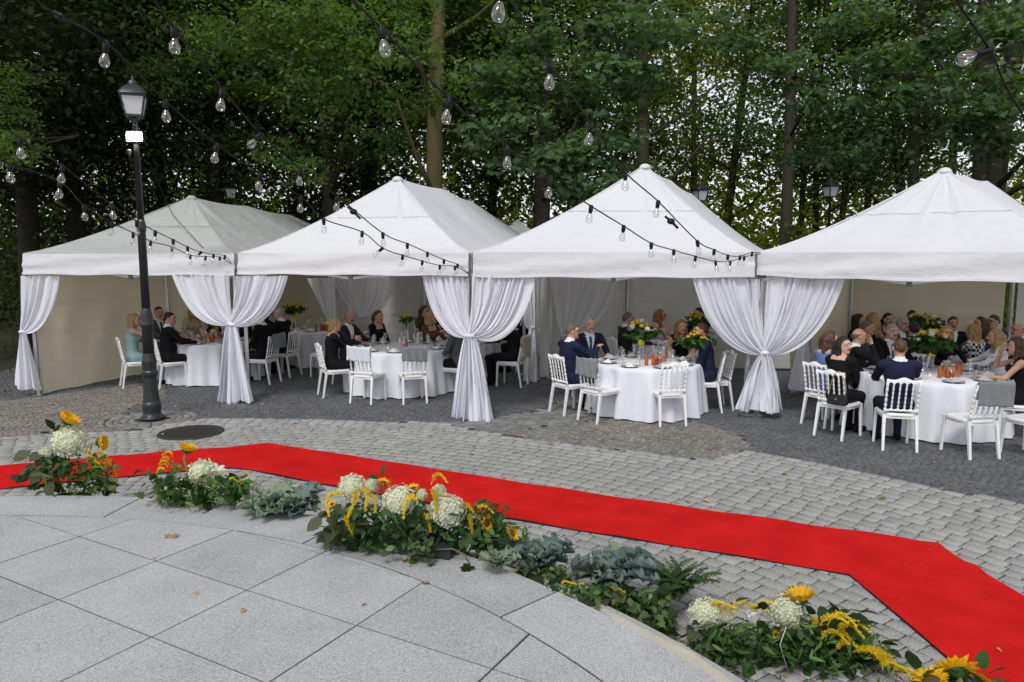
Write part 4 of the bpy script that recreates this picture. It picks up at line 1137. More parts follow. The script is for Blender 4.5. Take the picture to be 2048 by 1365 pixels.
def q15(a): return round(a / 25) * 25
def person(label, x, y, face, sex='m', arms='table', yaw=0, nod=0, lean=0.05, twist=0, top='navy', legs=None, shirt='white', tie=None, hair='short', hc='brown', skin=0, sleeve='long', skirt=False, spec=False, scale=1.0, build=1.0, dz=0.0, open_front=None, group='guests seated at the tables'):
    """face: world angle (radians) of the person's front, 0 = +Y, positive = anticlockwise"""
    if open_front is None: open_front = (sex == 'm')
    yaw = q15(yaw); key = (sex, arms, yaw, round(nod, 2), round(lean, 2), q15(twist), sleeve, skirt, open_front, build)
    if key not in BODY: BODY[key] = body(sex, arms, math.radians(yaw), nod, lean, math.radians(q15(twist)), sleeve, skirt, build=build, open_front=open_front)
    me, hcn, hr = BODY[key]
    o = link('person', me, loc=(x, y, dz), rot=(0, 0, face), scale=scale); tag(o, label, 'person', group)
    sk = SKINM[skin]; tp = 'cl_' + top; lg = 'cl_' + (legs or top)
    sl = tp if sleeve != 'none' else sk; cf = tp if sleeve == 'long' else sk
    sh = 'cl_' + shirt if (sex == 'm' and open_front) else (sk if sex == 'f' else tp)
    ms = {SKIN: sk, TOP: tp, SLEEVE: sl, CUFF: cf, LEGS: lg, SHIN: sk if (skirt and skirt != 'long') else lg, SHOE: 'cl_black', SHIRT: sh, TIE: ('cl_' + tie) if tie else sh, EYE: 'cl_eye', LIP: 'cl_lip'}
    for k, v in ms.items():
        o.material_slots[k].link = 'OBJECT'; o.material_slots[k].material = M[v]
    s_ = 1.0 if sex == 'm' else 0.96
    rot = Matrix(hr.tolist()).to_euler()
    if hair:
        if hair not in HAIR:
            HAIR[hair] = hair_mesh(hair); HAIR[hair].materials.append(None)
        q = link('hair', HAIR[hair], o, loc=tuple(hcn), rot=rot, scale=s_ * 1.0); q.material_slots[0].link = 'OBJECT'; q.material_slots[0].material = M['hair_' + hc]
    if spec: link('glasses', GLASSES, o, loc=tuple(hcn), rot=rot, scale=s_)
    return o
# ================================================================== CHAIRS, TABLES, TABLEWARE
def make_chair():
    t = empty('spindle_chair')
    def bp(z): return -0.20 - 0.085 * (z - 0.45) / 0.45           # recline of the back
    b = MB()
    # seat: dished slab with rounded rim
    P = []
    for r, z in ((1.0, 0.428), (1.0, 0.452), (0.97, 0.462), (0.85, 0.459), (0.0, 0.452)):
        row = []
        for k in range(33):
            a = 2 * math.pi * k / 32; ca, sa = math.cos(a), math.sin(a)
            e = 0.42; xx = math.copysign(abs(ca) ** e, ca) * 0.205 * r; yy = math.copysign(abs(sa) ** e, sa) * 0.21 * r
            xx *= 1.0 + 0.06 * (yy / .21); row.append((xx, yy, z))
        P.append(row)
    b.grid(P); b.build('seat', 'chair_white', t)
    b = MB(); b.box((0, 0.185, 0.415), (0.34, 0.02, 0.045)); b.box((-.18, 0, 0.415), (0.02, 0.34, 0.045)); b.box((.18, 0, 0.415), (0.02, 0.34, 0.045)); b.box((0, -.185, 0.415), (0.34, 0.02, 0.045))
    b.build('seat_frame', 'chair_white', t, smooth=False)
    for sx in (-1, 1):
        b = MB(); b.bar((sx * .187, .19, .44), (sx * .196, .205, 0), .036, .036, .026); b.build('leg', 'chair_white', t, smooth=False)
        b = MB(); b.bar((sx * .180, -.19, .45), (sx * .190, -.265, 0), .038, .036, .027); b.build('leg', 'chair_white', t, smooth=False)
    def turned(h, r):
        pr = [(r * .8, 0)]
        for k in range(5):
            z0 = h * (0.10 + 0.165 * k); pr += [(r * .62, z0 - .012), (r * 1.0, z0), (r * .62, z0 + .012)]
        pr += [(r * .72, h * .9), (r * .9, h)]
        return pr
    bar = MB(); bar.lathe(turned(.335, .0155), n=8); spm = bar.mesh('spindle', 'chair_white')
    bar = MB(); bar.lathe(turned(.40, .021), n=8); pom = bar.mesh('back_post', 'chair_white')
    tilt = math.atan(0.085 / 0.45)
    for i in range(4):
        x = -.108 + .072 * i; link('spindle', spm, t, loc=(x, bp(.515), .515), rot=(tilt, 0, 0))
    for sx in (-1, 1): link('back_post', pom, t, loc=(sx * .178, bp(.455), .455), rot=(tilt, 0, 0))
    def rail(zf0, zf1, n=50):
        b = MB(); P = []
        xs = [-.192 + .384 * i / n for i in range(n + 1)]
        for (zf, dy) in ((zf0, -.014), (zf1, -.014), (zf1, .014), (zf0, .014), (zf0, -.014)):
            P.append([(x, bp(zf(x)) + dy, zf(x)) for x in xs])
        b.grid(P)
        for s in (0, n): b.add([P[0][s], P[1][s], P[2][s], P[3][s]], [(0, 1, 2, 3)])
        return b
    arch = lambda x: abs(math.sin(math.pi * (x + .18) / .072))
    rail(lambda x: .822 + .032 * arch(x), lambda x: .895 + .012 * math.cos(x * 16) + .010 * math.cos(math.pi * x / .19 * 2)).build('top_rail', 'chair_white', t)
    rail(lambda x: .490, lambda x: .530 - .022 * arch(x)).build('lower_rail', 'chair_white', t)
    return t
CHAIR0 = make_chair(); CHAIR_USED = False
def chair(x, y, face, label):
    """face: direction the sitter looks, same convention as person()"""
    global CHAIR_USED
    o = CHAIR0 if not CHAIR_USED else copy_tree(CHAIR0)
    CHAIR_USED = True
    o.location = (x, y, 0.004); o.rotation_euler = (0, 0, face); tag(o, label, 'chair', 'white spindle-back chairs'); return o
def aim(x, y, tx, ty): return math.atan2(-(tx - x), ty - y)
def throw(x, y, face, label, m='throw_grey', w=0.40, drop_b=0.27, drop_f=0.18, off=0.0):
    """cloth folded over a chair back"""
    P = []; n = 30; k_ = 26
    for i in range(k_ + 1):
        s = -drop_b + (drop_b + drop_f) * i / k_; row = []
        for j in range(n + 1):
            u = j / n - .5
            r = .024
            if s < -.03: yy, zz = -.285 - r - 0.03 * (s + .03) * -1, .915 + (s + .03)
            elif s > .03: yy, zz = -.285 + r + .02 * (s - .03), .915 - (s - .03)
            else: a = (s + .03) / .06 * math.pi; yy, zz = -.285 - r * math.cos(a), .915 + r * math.sin(a) * .9
            zz -= 0.012 * abs(math.sin(u * 9 + i * .1)) + .03 * u * (1 if s < 0 else -1)
            yy += 0.010 * math.sin(u * 21 + s * 9) * min(1, abs(s) * 6)
            row.append((u * w + off, yy, zz))
        P.append(row)
    b = MB(); b.grid(P); me = b.mesh('throw', m)
    o = link('throw', me, loc=(x, y, 0.004), rot=(0, 0, face)); md = o.modifiers.new('thick', 'SOLIDIFY'); md.thickness = .012
    return tag(o, label, 'throw', 'cloths hung over chair backs')

def table(label, clabel, x, y, R, seed=0, cm='cloth_white', hem=0.02):
    t = empty('round_table', (x, y, 0), 0, label, 'table', 'round banquet tables')
    b = MB(); b.lathe([(R - .02, .70), (R - .01, .71), (R - .01, .735), (R - .02, .742)], n=48); b.build('table_top', 'chair_white', t)
    for k in range(4):
        a = k * math.pi / 2 + .6; b = MB(); b.tube([(R * .55 * math.cos(a), R * .55 * math.sin(a), .70), (R * .62 * math.cos(a), R * .62 * math.sin(a), 0)], .016, 8); b.build('leg', 'aluminium', t)
    b = MB(); P = []; n = 144; g = np.random.default_rng(seed); ph = g.random(4) * 6
    for k in range(20):
        row = []
        for i in range(n + 1):
            a = 2 * math.pi * i / n
            if k == 0: r, z = 0.0, .752
            elif k == 1: r, z = R * .6, .752
            elif k == 2: r, z = R - .005, .752
            elif k == 3: r, z = R + .006, .744
            else:
                v = (k - 3) / 16; z = .744 - v * (.744 - hem)
                fold = math.sin(a * 13 + ph[0] + .4 * math.sin(a * 3)) + .8 * math.sin(a * 21 + ph[1]) + .5 * math.sin(a * 5 + ph[2])
                r = R + .012 + .06 * v + fold * .042 * v ** .5
                z += .006 * math.sin(a * 11) * v
            row.append((r * math.cos(a), r * math.sin(a), z))
        P.append(row)
    b.grid(P); o = b.build('tablecloth', cm, None, loc=(x, y, 0)); tag(o, clabel, 'tablecloth', 'white tablecloths')
    return t
# tableware meshes
b = MB(); b.lathe([(.05, 0), (.075, .003), (.125, .016), (.135, .018), (.12, .014), (.07, .006), (.01, .005)], n=24); PLATE = b.mesh('plate', 'plate_grey')
b = MB(); b.add([(-.08, -.06, .018), (.08, -.07, .018), (.09, .05, .018), (-.07, .07, .018), (-.02, 0, .075), (.05, .01, .06), (-.05, -.05, .045), (.07, .04, .03)], [(0, 1, 6), (1, 5, 6), (6, 5, 4), (1, 2, 7), (1, 7, 5), (2, 3, 4), (2, 4, 7), (7, 4, 5), (3, 0, 4), (0, 6, 4)]); NAPK = b.mesh('napkin', 'napkin_grey', False)
b2 = MB(); b2.V, b2.F, b2.fm = b.V, b.F, b.fm; NAPW = b2.mesh('napkin', 'porcelain', False)
b = MB(); b.lathe([(.034, 0), (.034, .003), (.006, .008), (.004, .09), (.018, .105), (.036, .14), (.038, .17), (.032, .215)], n=14, cap=False); WINE = b.mesh('wine_glass', 'clear_glass')
b = MB(); b.lathe([(.028, 0), (.030, .01), (.033, .12)], n=12, cap=False); TUMB = b.mesh('tumbler', 'clear_glass')
b = MB(); b.lathe([(.05, 0), (.062, .01), (.066, .10), (.048, .16), (.046, .20), (.054, .215)], n=16, cap=False); b.tube([(.05, 0, .18), (.10, 0, .17), (.105, 0, .10), (.064, 0, .06)], .006, 6); PITCH_ = b.mesh('pitcher', 'clear_glass')
b = MB(); b.lathe([(.02, .008), (.058, .010), (.062, .10), (.05, .13)], n=16); JUICE = b.mesh('juice', 'juice')
b = MB(); b.lathe([(.026, 0), (.028, .01), (.028, .10), (.014, .135), (.013, .165), (.016, .17)], n=12); BOTT = b.mesh('juice_bottle', 'juice')
b = MB(); b.lathe([(.03, 0), (.032, .06), (.03, .06), (.028, .04)], n=12); CANH = b.mesh('candle_holder', 'clear_glass')
b = MB(); b.lathe([(.024, .005), (.024, .045), (.003, .046)], n=10); CANW = b.mesh('candle', 'candle_wax')
CLOCK = ('three', 'two', 'one', 'twelve', 'eleven', 'ten', 'nine', 'eight', 'seven', 'six', 'five', 'four')
def tableware(where, x, y, R, n=9, a0=0.0, skip=(), pitchers=1, bottles=3, seed=1, candle=True):
    """labels use the clock face of the table, six o'clock nearest the camera"""
    g = random.Random(seed); z = .754
    for k in range(n):
        a = a0 + 2 * math.pi * k / n
        if k in skip: continue
        cl = CLOCK[round(a / (math.pi / 6)) % 12]
        px, py = x + (R - .19) * math.cos(a), y + (R - .19) * math.sin(a)
        w = g.random() < .5
        p = empty('place_setting', (px, py, z), a, "grey plate with %s napkin at %s o'clock on the %s" % ('grey' if w else 'white', cl, where), 'plate', 'place settings on the %s' % where)
        link('plate', PLATE, p); link('napkin', NAPK if w else NAPW, p, rot=(0, 0, g.random() * 6.3), loc=(0, 0, -.004))
        for q in range(2):
            aa = a + .13 + .1 * q; rr = R - .40 + .06 * q
            tag(link('wine_glass' if q == 0 else 'tumbler', WINE if q == 0 else TUMB, loc=(x + rr * math.cos(aa), y + rr * math.sin(aa), z)), ("stemmed wine glass at %s o'clock on the %s" if q == 0 else "straight clear tumbler at %s o'clock on the %s") % (cl, where), 'glass', ('wine glasses on the %s' if q == 0 else 'tumblers on the %s') % where)
    for k in range(pitchers):
        a = -1.2 + k * 1.3; p = empty('juice_pitcher', (x + .26 * math.cos(a), y + .26 * math.sin(a), z), g.random() * 6, '%s of orange juice on the %s' % (('glass pitcher', 'right-hand glass pitcher')[k], where), 'pitcher', 'pitchers on the %s' % where)
        link('jug', PITCH_, p); link('juice', JUICE, p)
    for k in range(bottles):
        a = -1.75 + k * .28; tag(link('juice_bottle', BOTT, loc=(x + .36 * math.cos(a), y + .36 * math.sin(a), z)), '%s orange juice bottle from the left on the %s' % (('first', 'second', 'third', 'fourth', 'fifth')[k], where), 'bottle', 'juice bottles on the %s' % where)
    if candle:
        p = empty('candle', (x - .18, y - .32, z), 0, 'lit white candle in a glass on the %s' % where, 'candle'); link('holder', CANH, p); link('wax', CANW, p)

leafmat('leaf_bouquet', (0.035, 0.085, 0.02), (0.09, 0.2, 0.02), .3)
mat('petal_yellow', (0.78, 0.55, 0.02), 0.6, var=.15, vscale=30, transl=.25, tcol=(.8, .45, .02))
mat('petal_orange', (0.75, 0.22, 0.01), 0.6, var=.15, vscale=30, transl=.2)
mat('petal_white', (0.74, 0.75, 0.62), 0.7, var=.1, vscale=30, transl=.2, objvar=.06)
mat('stem_green', (0.10, 0.16, 0.045), 0.6, var=.2, vscale=12)
def bloom(r, m, g, n=26):
    b = MB(); pts = []
    for k in range(n):
        d = Vector((g.gauss(0, 1), g.gauss(0, 1), g.gauss(0, 1) + .5)).normalized(); s = d.orthogonal().normalized(); u = d.cross(s)
        c = d * r; w = r * .55
        b.add([c - s * w, c + u * w + d * r * .15, c + s * w, c - u * w - d * .1 * r], [(0, 1, 2), (0, 2, 3)])
    b.ell((0, 0, 0), (r * .9,) * 3, 8, 6)
    return b.mesh('bloom', m, False)
gr = random.Random(4)
BLOOMS = [bloom(.030, 'petal_yellow', gr), bloom(.028, 'petal_orange', gr), bloom(.036, 'petal_white', gr), bloom(.022, 'petal_white', gr)]
g_ = np.random.default_rng(12)
V, F, T = shaped_leaves(crown_points(150, g_, .17, .17, .12, 14, .05), .10, g_, OVAL, droop=.9); LEAFBALL = rawmesh('foliage', V, F, ['leaf_bouquet'], tone=T)
def bouquet(label, x, y, z, s=1.0, vase=.26, white=.35, band=True, seed=0, leaf=1.0):
    g = random.Random(seed); t = empty('bouquet', (x, y, z), g.random() * 6, label, 'bouquet', 'table flowers')
    b = MB(); b.lathe([(.045, 0), (.05, .01), (.052, vase)], n=16, cap=False); b.build('vase', 'clear_glass', t)
    if band: b = MB(); b.lathe([(.055, vase * .72), (.056, vase * .98)], n=16, cap=False); b.build('ribbon', 'yellow_band', t)
    b = MB()
    for k in range(10):
        a = g.random() * 6.3; b.tube([(.03 * math.cos(a), .03 * math.sin(a), .02), (-.02 * math.cos(a), -.02 * math.sin(a), vase), (.1 * math.cos(a + 2), .1 * math.sin(a + 2), vase + .14)], .004, 5)
    b.build('stems', 'stem_green', t)
    tag(link('foliage', LEAFBALL, t, loc=(0, 0, vase + .12), scale=s * leaf), kind='stuff')
    for k in range(15):
        d = Vector((g.gauss(0, 1), g.gauss(0, 1), abs(g.gauss(0, 1)) + .25)).normalized()
        link('bloom', BLOOMS[(2 if g.random() < .7 else 3) if g.random() < white else (0 if g.random() < .88 else 1)], t, loc=(d.x * .165 * s, d.y * .165 * s, vase + .11 + d.z * .15 * s), rot=(g.random() * 3, g.random() * 3, 0), scale=s * g.uniform(.75, 1.1))
    return t
# ================================================================== TABLES AND GUESTS
TB = {'1': (-5.75, 14.0, .80), '1b': (-4.15, 16.1, .75), '2': (-1.97, 12.95, .90), '2b': (-1.15, 14.75, .75), '3': (2.06, 11.15, .80), '3b': (2.75, 13.75, .70), '4': (5.78, 10.05, .90), '4b': (7.0, 12.75, .80)}
table('round banquet table in the far left tent', 'white cloth on the round table behind the lamp post', *TB['1'], seed=1)
table('round banquet table near the back wall between the two left tents', 'white cloth on the back table between the two left tents', *TB['1b'], seed=2)
table('large round banquet table in the second tent', 'white cloth on the large table in the second tent', *TB['2'], seed=3)
table('round banquet table at the back of the second tent', 'white cloth on the back table of the second tent', *TB['2b'], seed=4)
table('round banquet table in the third tent', 'white cloth on the front table of the third tent', *TB['3'], seed=5)
table('round banquet table by the rear wall of the third tent', 'white cloth on the rear table of the third tent', *TB['3b'], seed=6)
table('large round banquet table in the right-hand tent', 'white cloth on the front table of the right-hand tent', *TB['4'], seed=7)
table('round banquet table at the back of the right-hand tent', 'white cloth on the back table of the right-hand tent', *TB['4b'], seed=8)
tableware('far left tent table', *TB['1'], n=8, seed=1)
tableware('back table between the left tents', *TB['1b'], n=7, seed=2, candle=False)
tableware('second tent table', *TB['2'], n=10, a0=.3, seed=3, bottles=0)
tableware('second tent back table', *TB['2b'], n=7, seed=4, candle=False)
tableware('third tent front table', *TB['3'], n=8, a0=.2, seed=5, pitchers=2, bottles=3)
tableware('third tent rear table', *TB['3b'], n=7, seed=6, candle=False, bottles=0)
tableware('right tent front table', *TB['4'], n=9, a0=.4, seed=7, bottles=5)
tableware('right tent back table', *TB['4b'], n=8, seed=8, candle=False)

def bq(label, px, Y, z=.756, **k):
    p = UY(px, 650, Y); return bouquet(label, p.x, Y, z, **k)
bq('white and yellow bouquet in a tall yellow-ribboned vase, third tent front table', 1283, 11.45, s=1.15, vase=.32, white=.6, seed=1)
bq('yellow-green bouquet at the right rim of the third tent front table', 1393, 11.05, s=.85, vase=.22, white=.05, seed=2, band=False, leaf=1.2)
bq('bright yellow bouquet on the rear table of the third tent', 1392, 13.7, s=.85, vase=.3, white=.1, seed=3)
bq('wide green, white and orange bouquet on the crowded right-hand front table', 1866, 10.35, s=1.2, vase=.28, white=.6, seed=4)
bq('small orange-flecked bouquet behind the wide one in the right-hand tent', 1862, 12.5, s=1.0, vase=.34, white=.5, seed=5)
bq('pale yellow bouquet farthest back in the right-hand tent', 1840, 13.1, s=.95, vase=.36, white=.6, seed=6)
bq('dark yellow-flowered bouquet against the back wall between the left tents', 588, 16.0, s=.95, vase=.34, white=.15, seed=7)
bq('slim green sprig vase on the large table of the second tent', 812, 13.25, s=.55, vase=.36, white=.0, seed=8, band=False, leaf=1.1)
bq('little yellow vase on the table in the far left tent', 427, 14.2, s=.6, vase=.2, white=.2, seed=9)

def sit(plabel, clabel, px, Y, tb, face=None, chair_on=True, dx=0, **k):
    """guest (and chair) at head pixel column px, distance Y, turned to table tb unless face (degrees) is given"""
    x = UY(px, 650, Y).x; tx, ty, _ = TB[tb]
    f = aim(x, Y, tx, ty) if face is None else math.radians(face)
    person(plabel, x, Y, f, **k)
    if chair_on: chair(x, Y - 0.0, f, clabel)
def seat(clabel, gx, gy, tb, face=None):
    p = U(gx, gy); tx, ty, _ = TB[tb]; f = aim(p.x, p.y, tx, ty) if face is None else math.radians(face)
    chair(p.x, p.y, f, clabel); return p.x, p.y, f

# --- far left tent
sit('blonde woman in a pale teal dress sipping beside the lamp post', 'white chair under the teal-dressed blonde woman by the lamp post', 268, 13.25, '1', sex='f', arms='chin', top='teal', hair='bob', hc='blonde', sleeve='none', skirt='long', yaw=-25)
sit('dark-haired man in a grey suit seen past the lamp post', 'white chair under the grey-suited man past the lamp post', 318, 14.6, '1', arms='table', top='grey', hc='dark', yaw=-25, tie='tie_dark')
sit('man in a dark suit with his back turned, right of the lamp post', 'white chair under the dark-suited man right of the lamp post', 338, 13.2, '1', face=-52, arms='table', top='black', hc='dark', yaw=-25, twist=0)
sit('blonde woman in beige facing the camera in the far left tent', 'white chair of the beige-clad blonde woman in the far left tent', 388, 15.1, '1', sex='f', arms='table', top='beige', hair='long', hc='blonde', yaw=0)
sit('dark-suited guest half hidden by the first gathered curtain', 'white chair of the guest half hidden by the first gathered curtain', 448, 14.9, '1', arms='gesture', top='black', hc='dark')
sit('woman in black at the right of the far left table, behind the curtain', 'white chair of the woman in black behind the first curtain', 487, 14.4, '1', sex='f', arms='table', top='black', hair='bob', hc='brown')
# --- between the left tents
sit('man in black seen from behind in the second tent, grey throw on his chair', 'white chair with grey throw under the man in black in the second tent', 522, 13.6, '1', face=75, arms='lap', top='black', hc='greybrown', yaw=0)
throw(UY(536, 650, 13.6).x - 0.06, 13.6, math.radians(75), 'grey throw over the chair of the man in black in the second tent')
sit('dark-haired guest behind the man in black of the second tent', 'white chair of the dark-haired guest behind the man in black', 531, 15.0, '1b', sex='f', arms='chin', top='black', hair='bob', hc='dark')
sit('grey-haired man in a black suit leaning over, left part of the second tent', 'white chair turned sideways under the grey-haired man in the second tent', 566, 14.4, '1b', face=70, arms='table', top='black', hair='thin', hc='grey', skin=1, yaw=25, lean=.15)
# black jacket hung across the chair by the back table
p = seat('white chair under the big black coat by the back table', 650, 752, '1b', face=80); throw(p[0], p[1], p[2], 'big black coat hung over a chair near the back table', 'black_cloth', .62, .42, .38)
# --- second tent
sit('woman in black with pinned-up blonde hair, hands raised, second tent', 'white chair under the woman with raised hands in the second tent', 668, 12.35, '2', face=-62, sex='f', arms='clasp', top='black', hair='bun', hc='blonde', yaw=0, skirt=True)
sit('bald man in a dark jacket beside the woman with raised hands', 'white chair of the bald man in the second tent', 698, 13.45, '2', arms='table', top='charcoal', hair='thin', hc='greybrown', skin=2, yaw=-25)
sit('woman in black with brown bun at the far side of the second tent table', 'white chair of the woman with the brown bun, second tent', 756, 14.05, '2', face=-120, sex='f', arms='lap', top='black', hair='pony', hc='brown', yaw=0)
sit('brown long-haired woman with glasses resting chin on hand, second tent', 'white chair of the long-haired woman with glasses, second tent', 850, 15.4, '2b', face=-165, sex='f', arms='chin', top='brown', hair='long', hc='brown', spec=True, yaw=50)
sit('woman with a short blonde bob facing right in the second tent', 'white chair of the blonde bob woman, second tent', 862, 13.75, '2', face=-130, sex='f', arms='gesture', top='brown', hair='bob', hc='blonde', yaw=50)
sit('man in a dark jacket beside the middle curtain, back of the second tent', 'white chair of the man by the middle curtain', 893, 15.3, '2b', arms='table', top='black', hc='dark')
sit('man in dark trousers mostly hidden by the middle curtain', 'white chair half behind the middle curtain', 912, 12.55, '2', arms='lap', top='grey', legs='black', hc='grey')
x, y, f = seat('empty white chair with pale throw before the second tent table', 738, 803, '2'); throw(x, y, f, 'pale bluish throw over the empty chair at the second tent table', 'throw_pale', .42, .24, .2)
x, y, f = seat('empty white chair with grey throw before the second tent table', 825, 803, '2'); throw(x, y, f, 'small grey throw over the right empty chair at the second tent table', 'throw_grey', .40, .24, .2)
# behind the middle curtain
sit('woman in dark seen behind the middle curtain, beige coat on her chair', 'white chair with beige coat behind the middle curtain', 1022, 13.3, '2b', face=70, sex='f', arms='table', top='black', hair='bob', hc='dark')
throw(UY(1022, 650, 13.3).x, 13.3, math.radians(70), 'beige coat over the chair behind the middle curtain', 'beige_cloth', .44, .40, .2)
sit('man in a dark suit farther back behind the middle curtain', 'white chair of the man farther back behind the middle curtain', 1048, 15.0, '2b', arms='table', top='black', hc='dark')
# --- third tent
sit('man in a navy suit with glasses turned right, third tent', 'white chair under the man in navy with glasses, third tent', 1143, 11.0, '3', face=-58, arms='gesture', top='navy', hc='greybrown', spec=True, yaw=-25, build=1.08)
sit('balding man in a navy suit and blue tie facing the camera', 'white chair of the man with the blue tie', 1179, 12.0, '3', face=-165, arms='table', top='navy', tie='tie_blue', hair='thin', hc='grey', skin=1, build=1.08)
sit('man in a charcoal suit facing right behind the third tent bouquet', 'white chair of the charcoal-suited man behind the bouquet', 1254, 13.2, '3b', face=-75, arms='table', top='charcoal', hc='greybrown', spec=True)
sit('woman with straight red-blond hair and pink top, third tent', 'white chair of the woman in pink', 1318, 14.3, '3b', face=-120, sex='f', arms='chin', top='pink', hair='long', hc='red', yaw=25, spec=True, sleeve='none')
chair(UY(1328, 650, 12.95).x, 12.95, 0.1, 'empty white chair behind the bouquet of the third tent')
sit('woman with wavy brown-blond hair in a black top, facing the camera', 'white chair of the wavy-haired woman in black', 1363, 12.05, '3', face=165, sex='f', arms='table', top='black', hair='wavy', hc='red', sleeve='none', yaw=25)
sit('guest in black farther back near the yellow bouquet', 'white chair of the guest in black near the yellow bouquet', 1398, 14.3, '3b', arms='table', top='black', hc='dark')
sit('man in a dark navy suit half hidden by the yellow-green bouquet', 'white chair under the man hidden by the yellow-green bouquet', 1412, 11.15, '3', face=78, arms='lap', top='navy', hc='brown', yaw=0, lean=.12)
x, y, f = seat('empty white chair with a flat grey throw before the third tent table', 1200, 840, '3'); throw(x, y, f, 'flat grey throw over the empty chair at the third tent table', 'throw_grey', .40, .27, .2)
seat('empty bare white chair seen from behind before the third tent table', 1332, 846, '3')
seat('empty white chair turned away at the right of the third tent table', 1424, 818, '3', face=95)
# --- right-hand tent
sit('woman with long dark hair in a sheer black dress looking at the camera', 'white chair with a chain-strap bag under the dark-haired woman', 1688, 9.55, '4', face=-52, sex='f', arms='lap', top='black', hair='long', hc='dark', skirt='long', yaw=-100, skin=1, twist=0)
sit('brown-haired woman in a blue dress behind the dark-haired woman', 'white chair with a small blue bag in the right-hand tent', 1660, 10.2, '4', face=-60, sex='f', arms='table', top='blue', hair='long', hc='brown', sleeve='short', yaw=-25)
sit('balding man in black suit and dark tie in profile, right-hand tent', 'white chair of the balding man in profile, right-hand tent', 1716, 10.35, '4', face=-90, arms='chin', top='black', tie='tie_dark', hair='thin', hc='greybrown', yaw=0, skin=0)
sit('cropped-haired man in grey farther left in the right-hand tent', 'white chair of the cropped-haired man in grey', 1733, 11.5, '4', face=-120, arms='table', top='grey', hair='short', hc='greybrown', yaw=0)
sit('curly blonde woman with glasses in black, left in the right-hand tent', 'white chair of the curly woman with glasses', 1748, 12.3, '4b', face=-110, sex='f', arms='table', top='black', hair='wavy', hc='blonde', spec=True, yaw=50)
sit('dark-haired guest at the far left of the right-hand tent', 'white chair of the dark-haired guest farthest left', 1716, 13.2, '4b', sex='f', arms='table', top='black', hair='bob', hc='dark')
sit('young blonde woman at the back left of the right-hand tent', 'white chair of the young blonde woman at the back', 1744, 13.5, '4b', sex='f', arms='table', top='brown', hair='long', hc='blonde')
sit('dark-haired woman in cobalt blue at the back of the right-hand tent', 'white chair of the woman in cobalt blue', 1774, 13.4, '4b', sex='f', arms='gesture', top='cobalt', hair='pony', hc='dark', sleeve='none')
sit('pale grey-haired man in a dark suit facing the camera behind the navy man', 'white chair of the pale grey-haired man facing the camera', 1783, 11.0, '4', face=-170, arms='table', top='black', tie='tie_blue', hair='short', hc='grey', skin=1, yaw=0)
sit('grey-haired man with glasses in a blue-grey jacket, back of the right-hand tent', 'white chair of the grey-haired man in blue-grey', 1803, 12.2, '4b', face=-150, arms='table', top='grey', hc='grey', spec=True)
sit('man in a dark navy suit seen squarely from behind at the front table', 'white chair seen squarely from behind under the man in navy', 1803, 9.0, '4', face=-14, arms='reach', top='navy', hc='brown', build=1.06, nod=-.1)
sit('dark-haired man with glasses in black at the very back of the right-hand tent', 'white chair of the man in black with glasses at the very back', 1822, 13.7, '4b', face=-175, arms='table', top='black', hair='short', hc='dark', spec=True)
sit('dark-haired guest with back turned behind the man in navy', 'white chair of the guest with back turned behind the man in navy', 1829, 11.3, '4b', face=-20, arms='table', top='charcoal', hc='dark')
sit('dark-haired man with glasses in white shirt at the very back', 'white chair of the man in white shirt at the very back', 1890, 13.7, '4b', face=170, arms='table', top='white', hc='dark', spec=True)
sit('dark-suited heavy man facing the camera, right half of the right-hand tent', 'white chair of the heavy man facing the camera in the right half', 1905, 12.3, '4b', face=165, arms='table', top='black', hair='short', hc='dark', skin=2, tie='tie_dark', build=1.08)
sit('woman in black with sunglasses behind the wide bouquet', 'white chair of the woman behind the wide bouquet', 1893, 11.05, '4', face=170, sex='f', arms='table', top='black', hair='wavy', hc='blonde', spec=True)
sit('blonde woman in a black and white checked shirt seen from behind', 'white chair under the woman in the checked shirt', 1948, 11.3, '4b', face=20, sex='f', arms='table', top='check', hair='bob', hc='blonde')
sit('dark short-haired guest in green at the back right', 'white chair of the guest in green at the back right', 1946, 13.6, '4b', face=140, sex='f', arms='table', top='green', hair='bob', hc='dark')
sit('brown-haired woman behind the checked shirt', 'white chair of the brown-haired woman behind the checked shirt', 1962, 12.6, '4b', face=90, sex='f', arms='table', top='brown', hair='long', hc='brown')
sit('man with sunglasses on his head at the back right', 'white chair of the man with sunglasses on his head', 1988, 12.6, '4b', face=100, arms='table', top='cobalt', hc='brown', spec=True, yaw=0)
sit('long-haired blonde woman in a white blouse with blue embroidery', 'white chair of the woman in the embroidered blouse', 1995, 10.55, '4', face=70, sex='f', arms='table', top='embroidered', hair='long', hc='blonde')
sit('bald man in black at the right edge', 'white chair of the bald man at the right edge', 2040, 11.2, '4', face=85, arms='table', top='black', hair='thin', hc='greybrown', spec=True)
sit('young woman resting her chin on her hand at the right edge', 'white chair of the young woman resting her chin', 2040, 9.45, '4', face=60, sex='f', arms='chin', top='black', hair='long', hc='brown', sleeve='none', skirt=True)
x, y, f = seat('empty white chair with a large grey throw at the right-hand front table', 1935, 908, '4', face=8); throw(x, y, f, 'large grey throw hanging over the empty chair at the right-hand front table', 'throw_grey', .46, .30, .2, off=.06)
seat('white chair cut by the right edge of the picture', 2056, 912, '4', face=18)

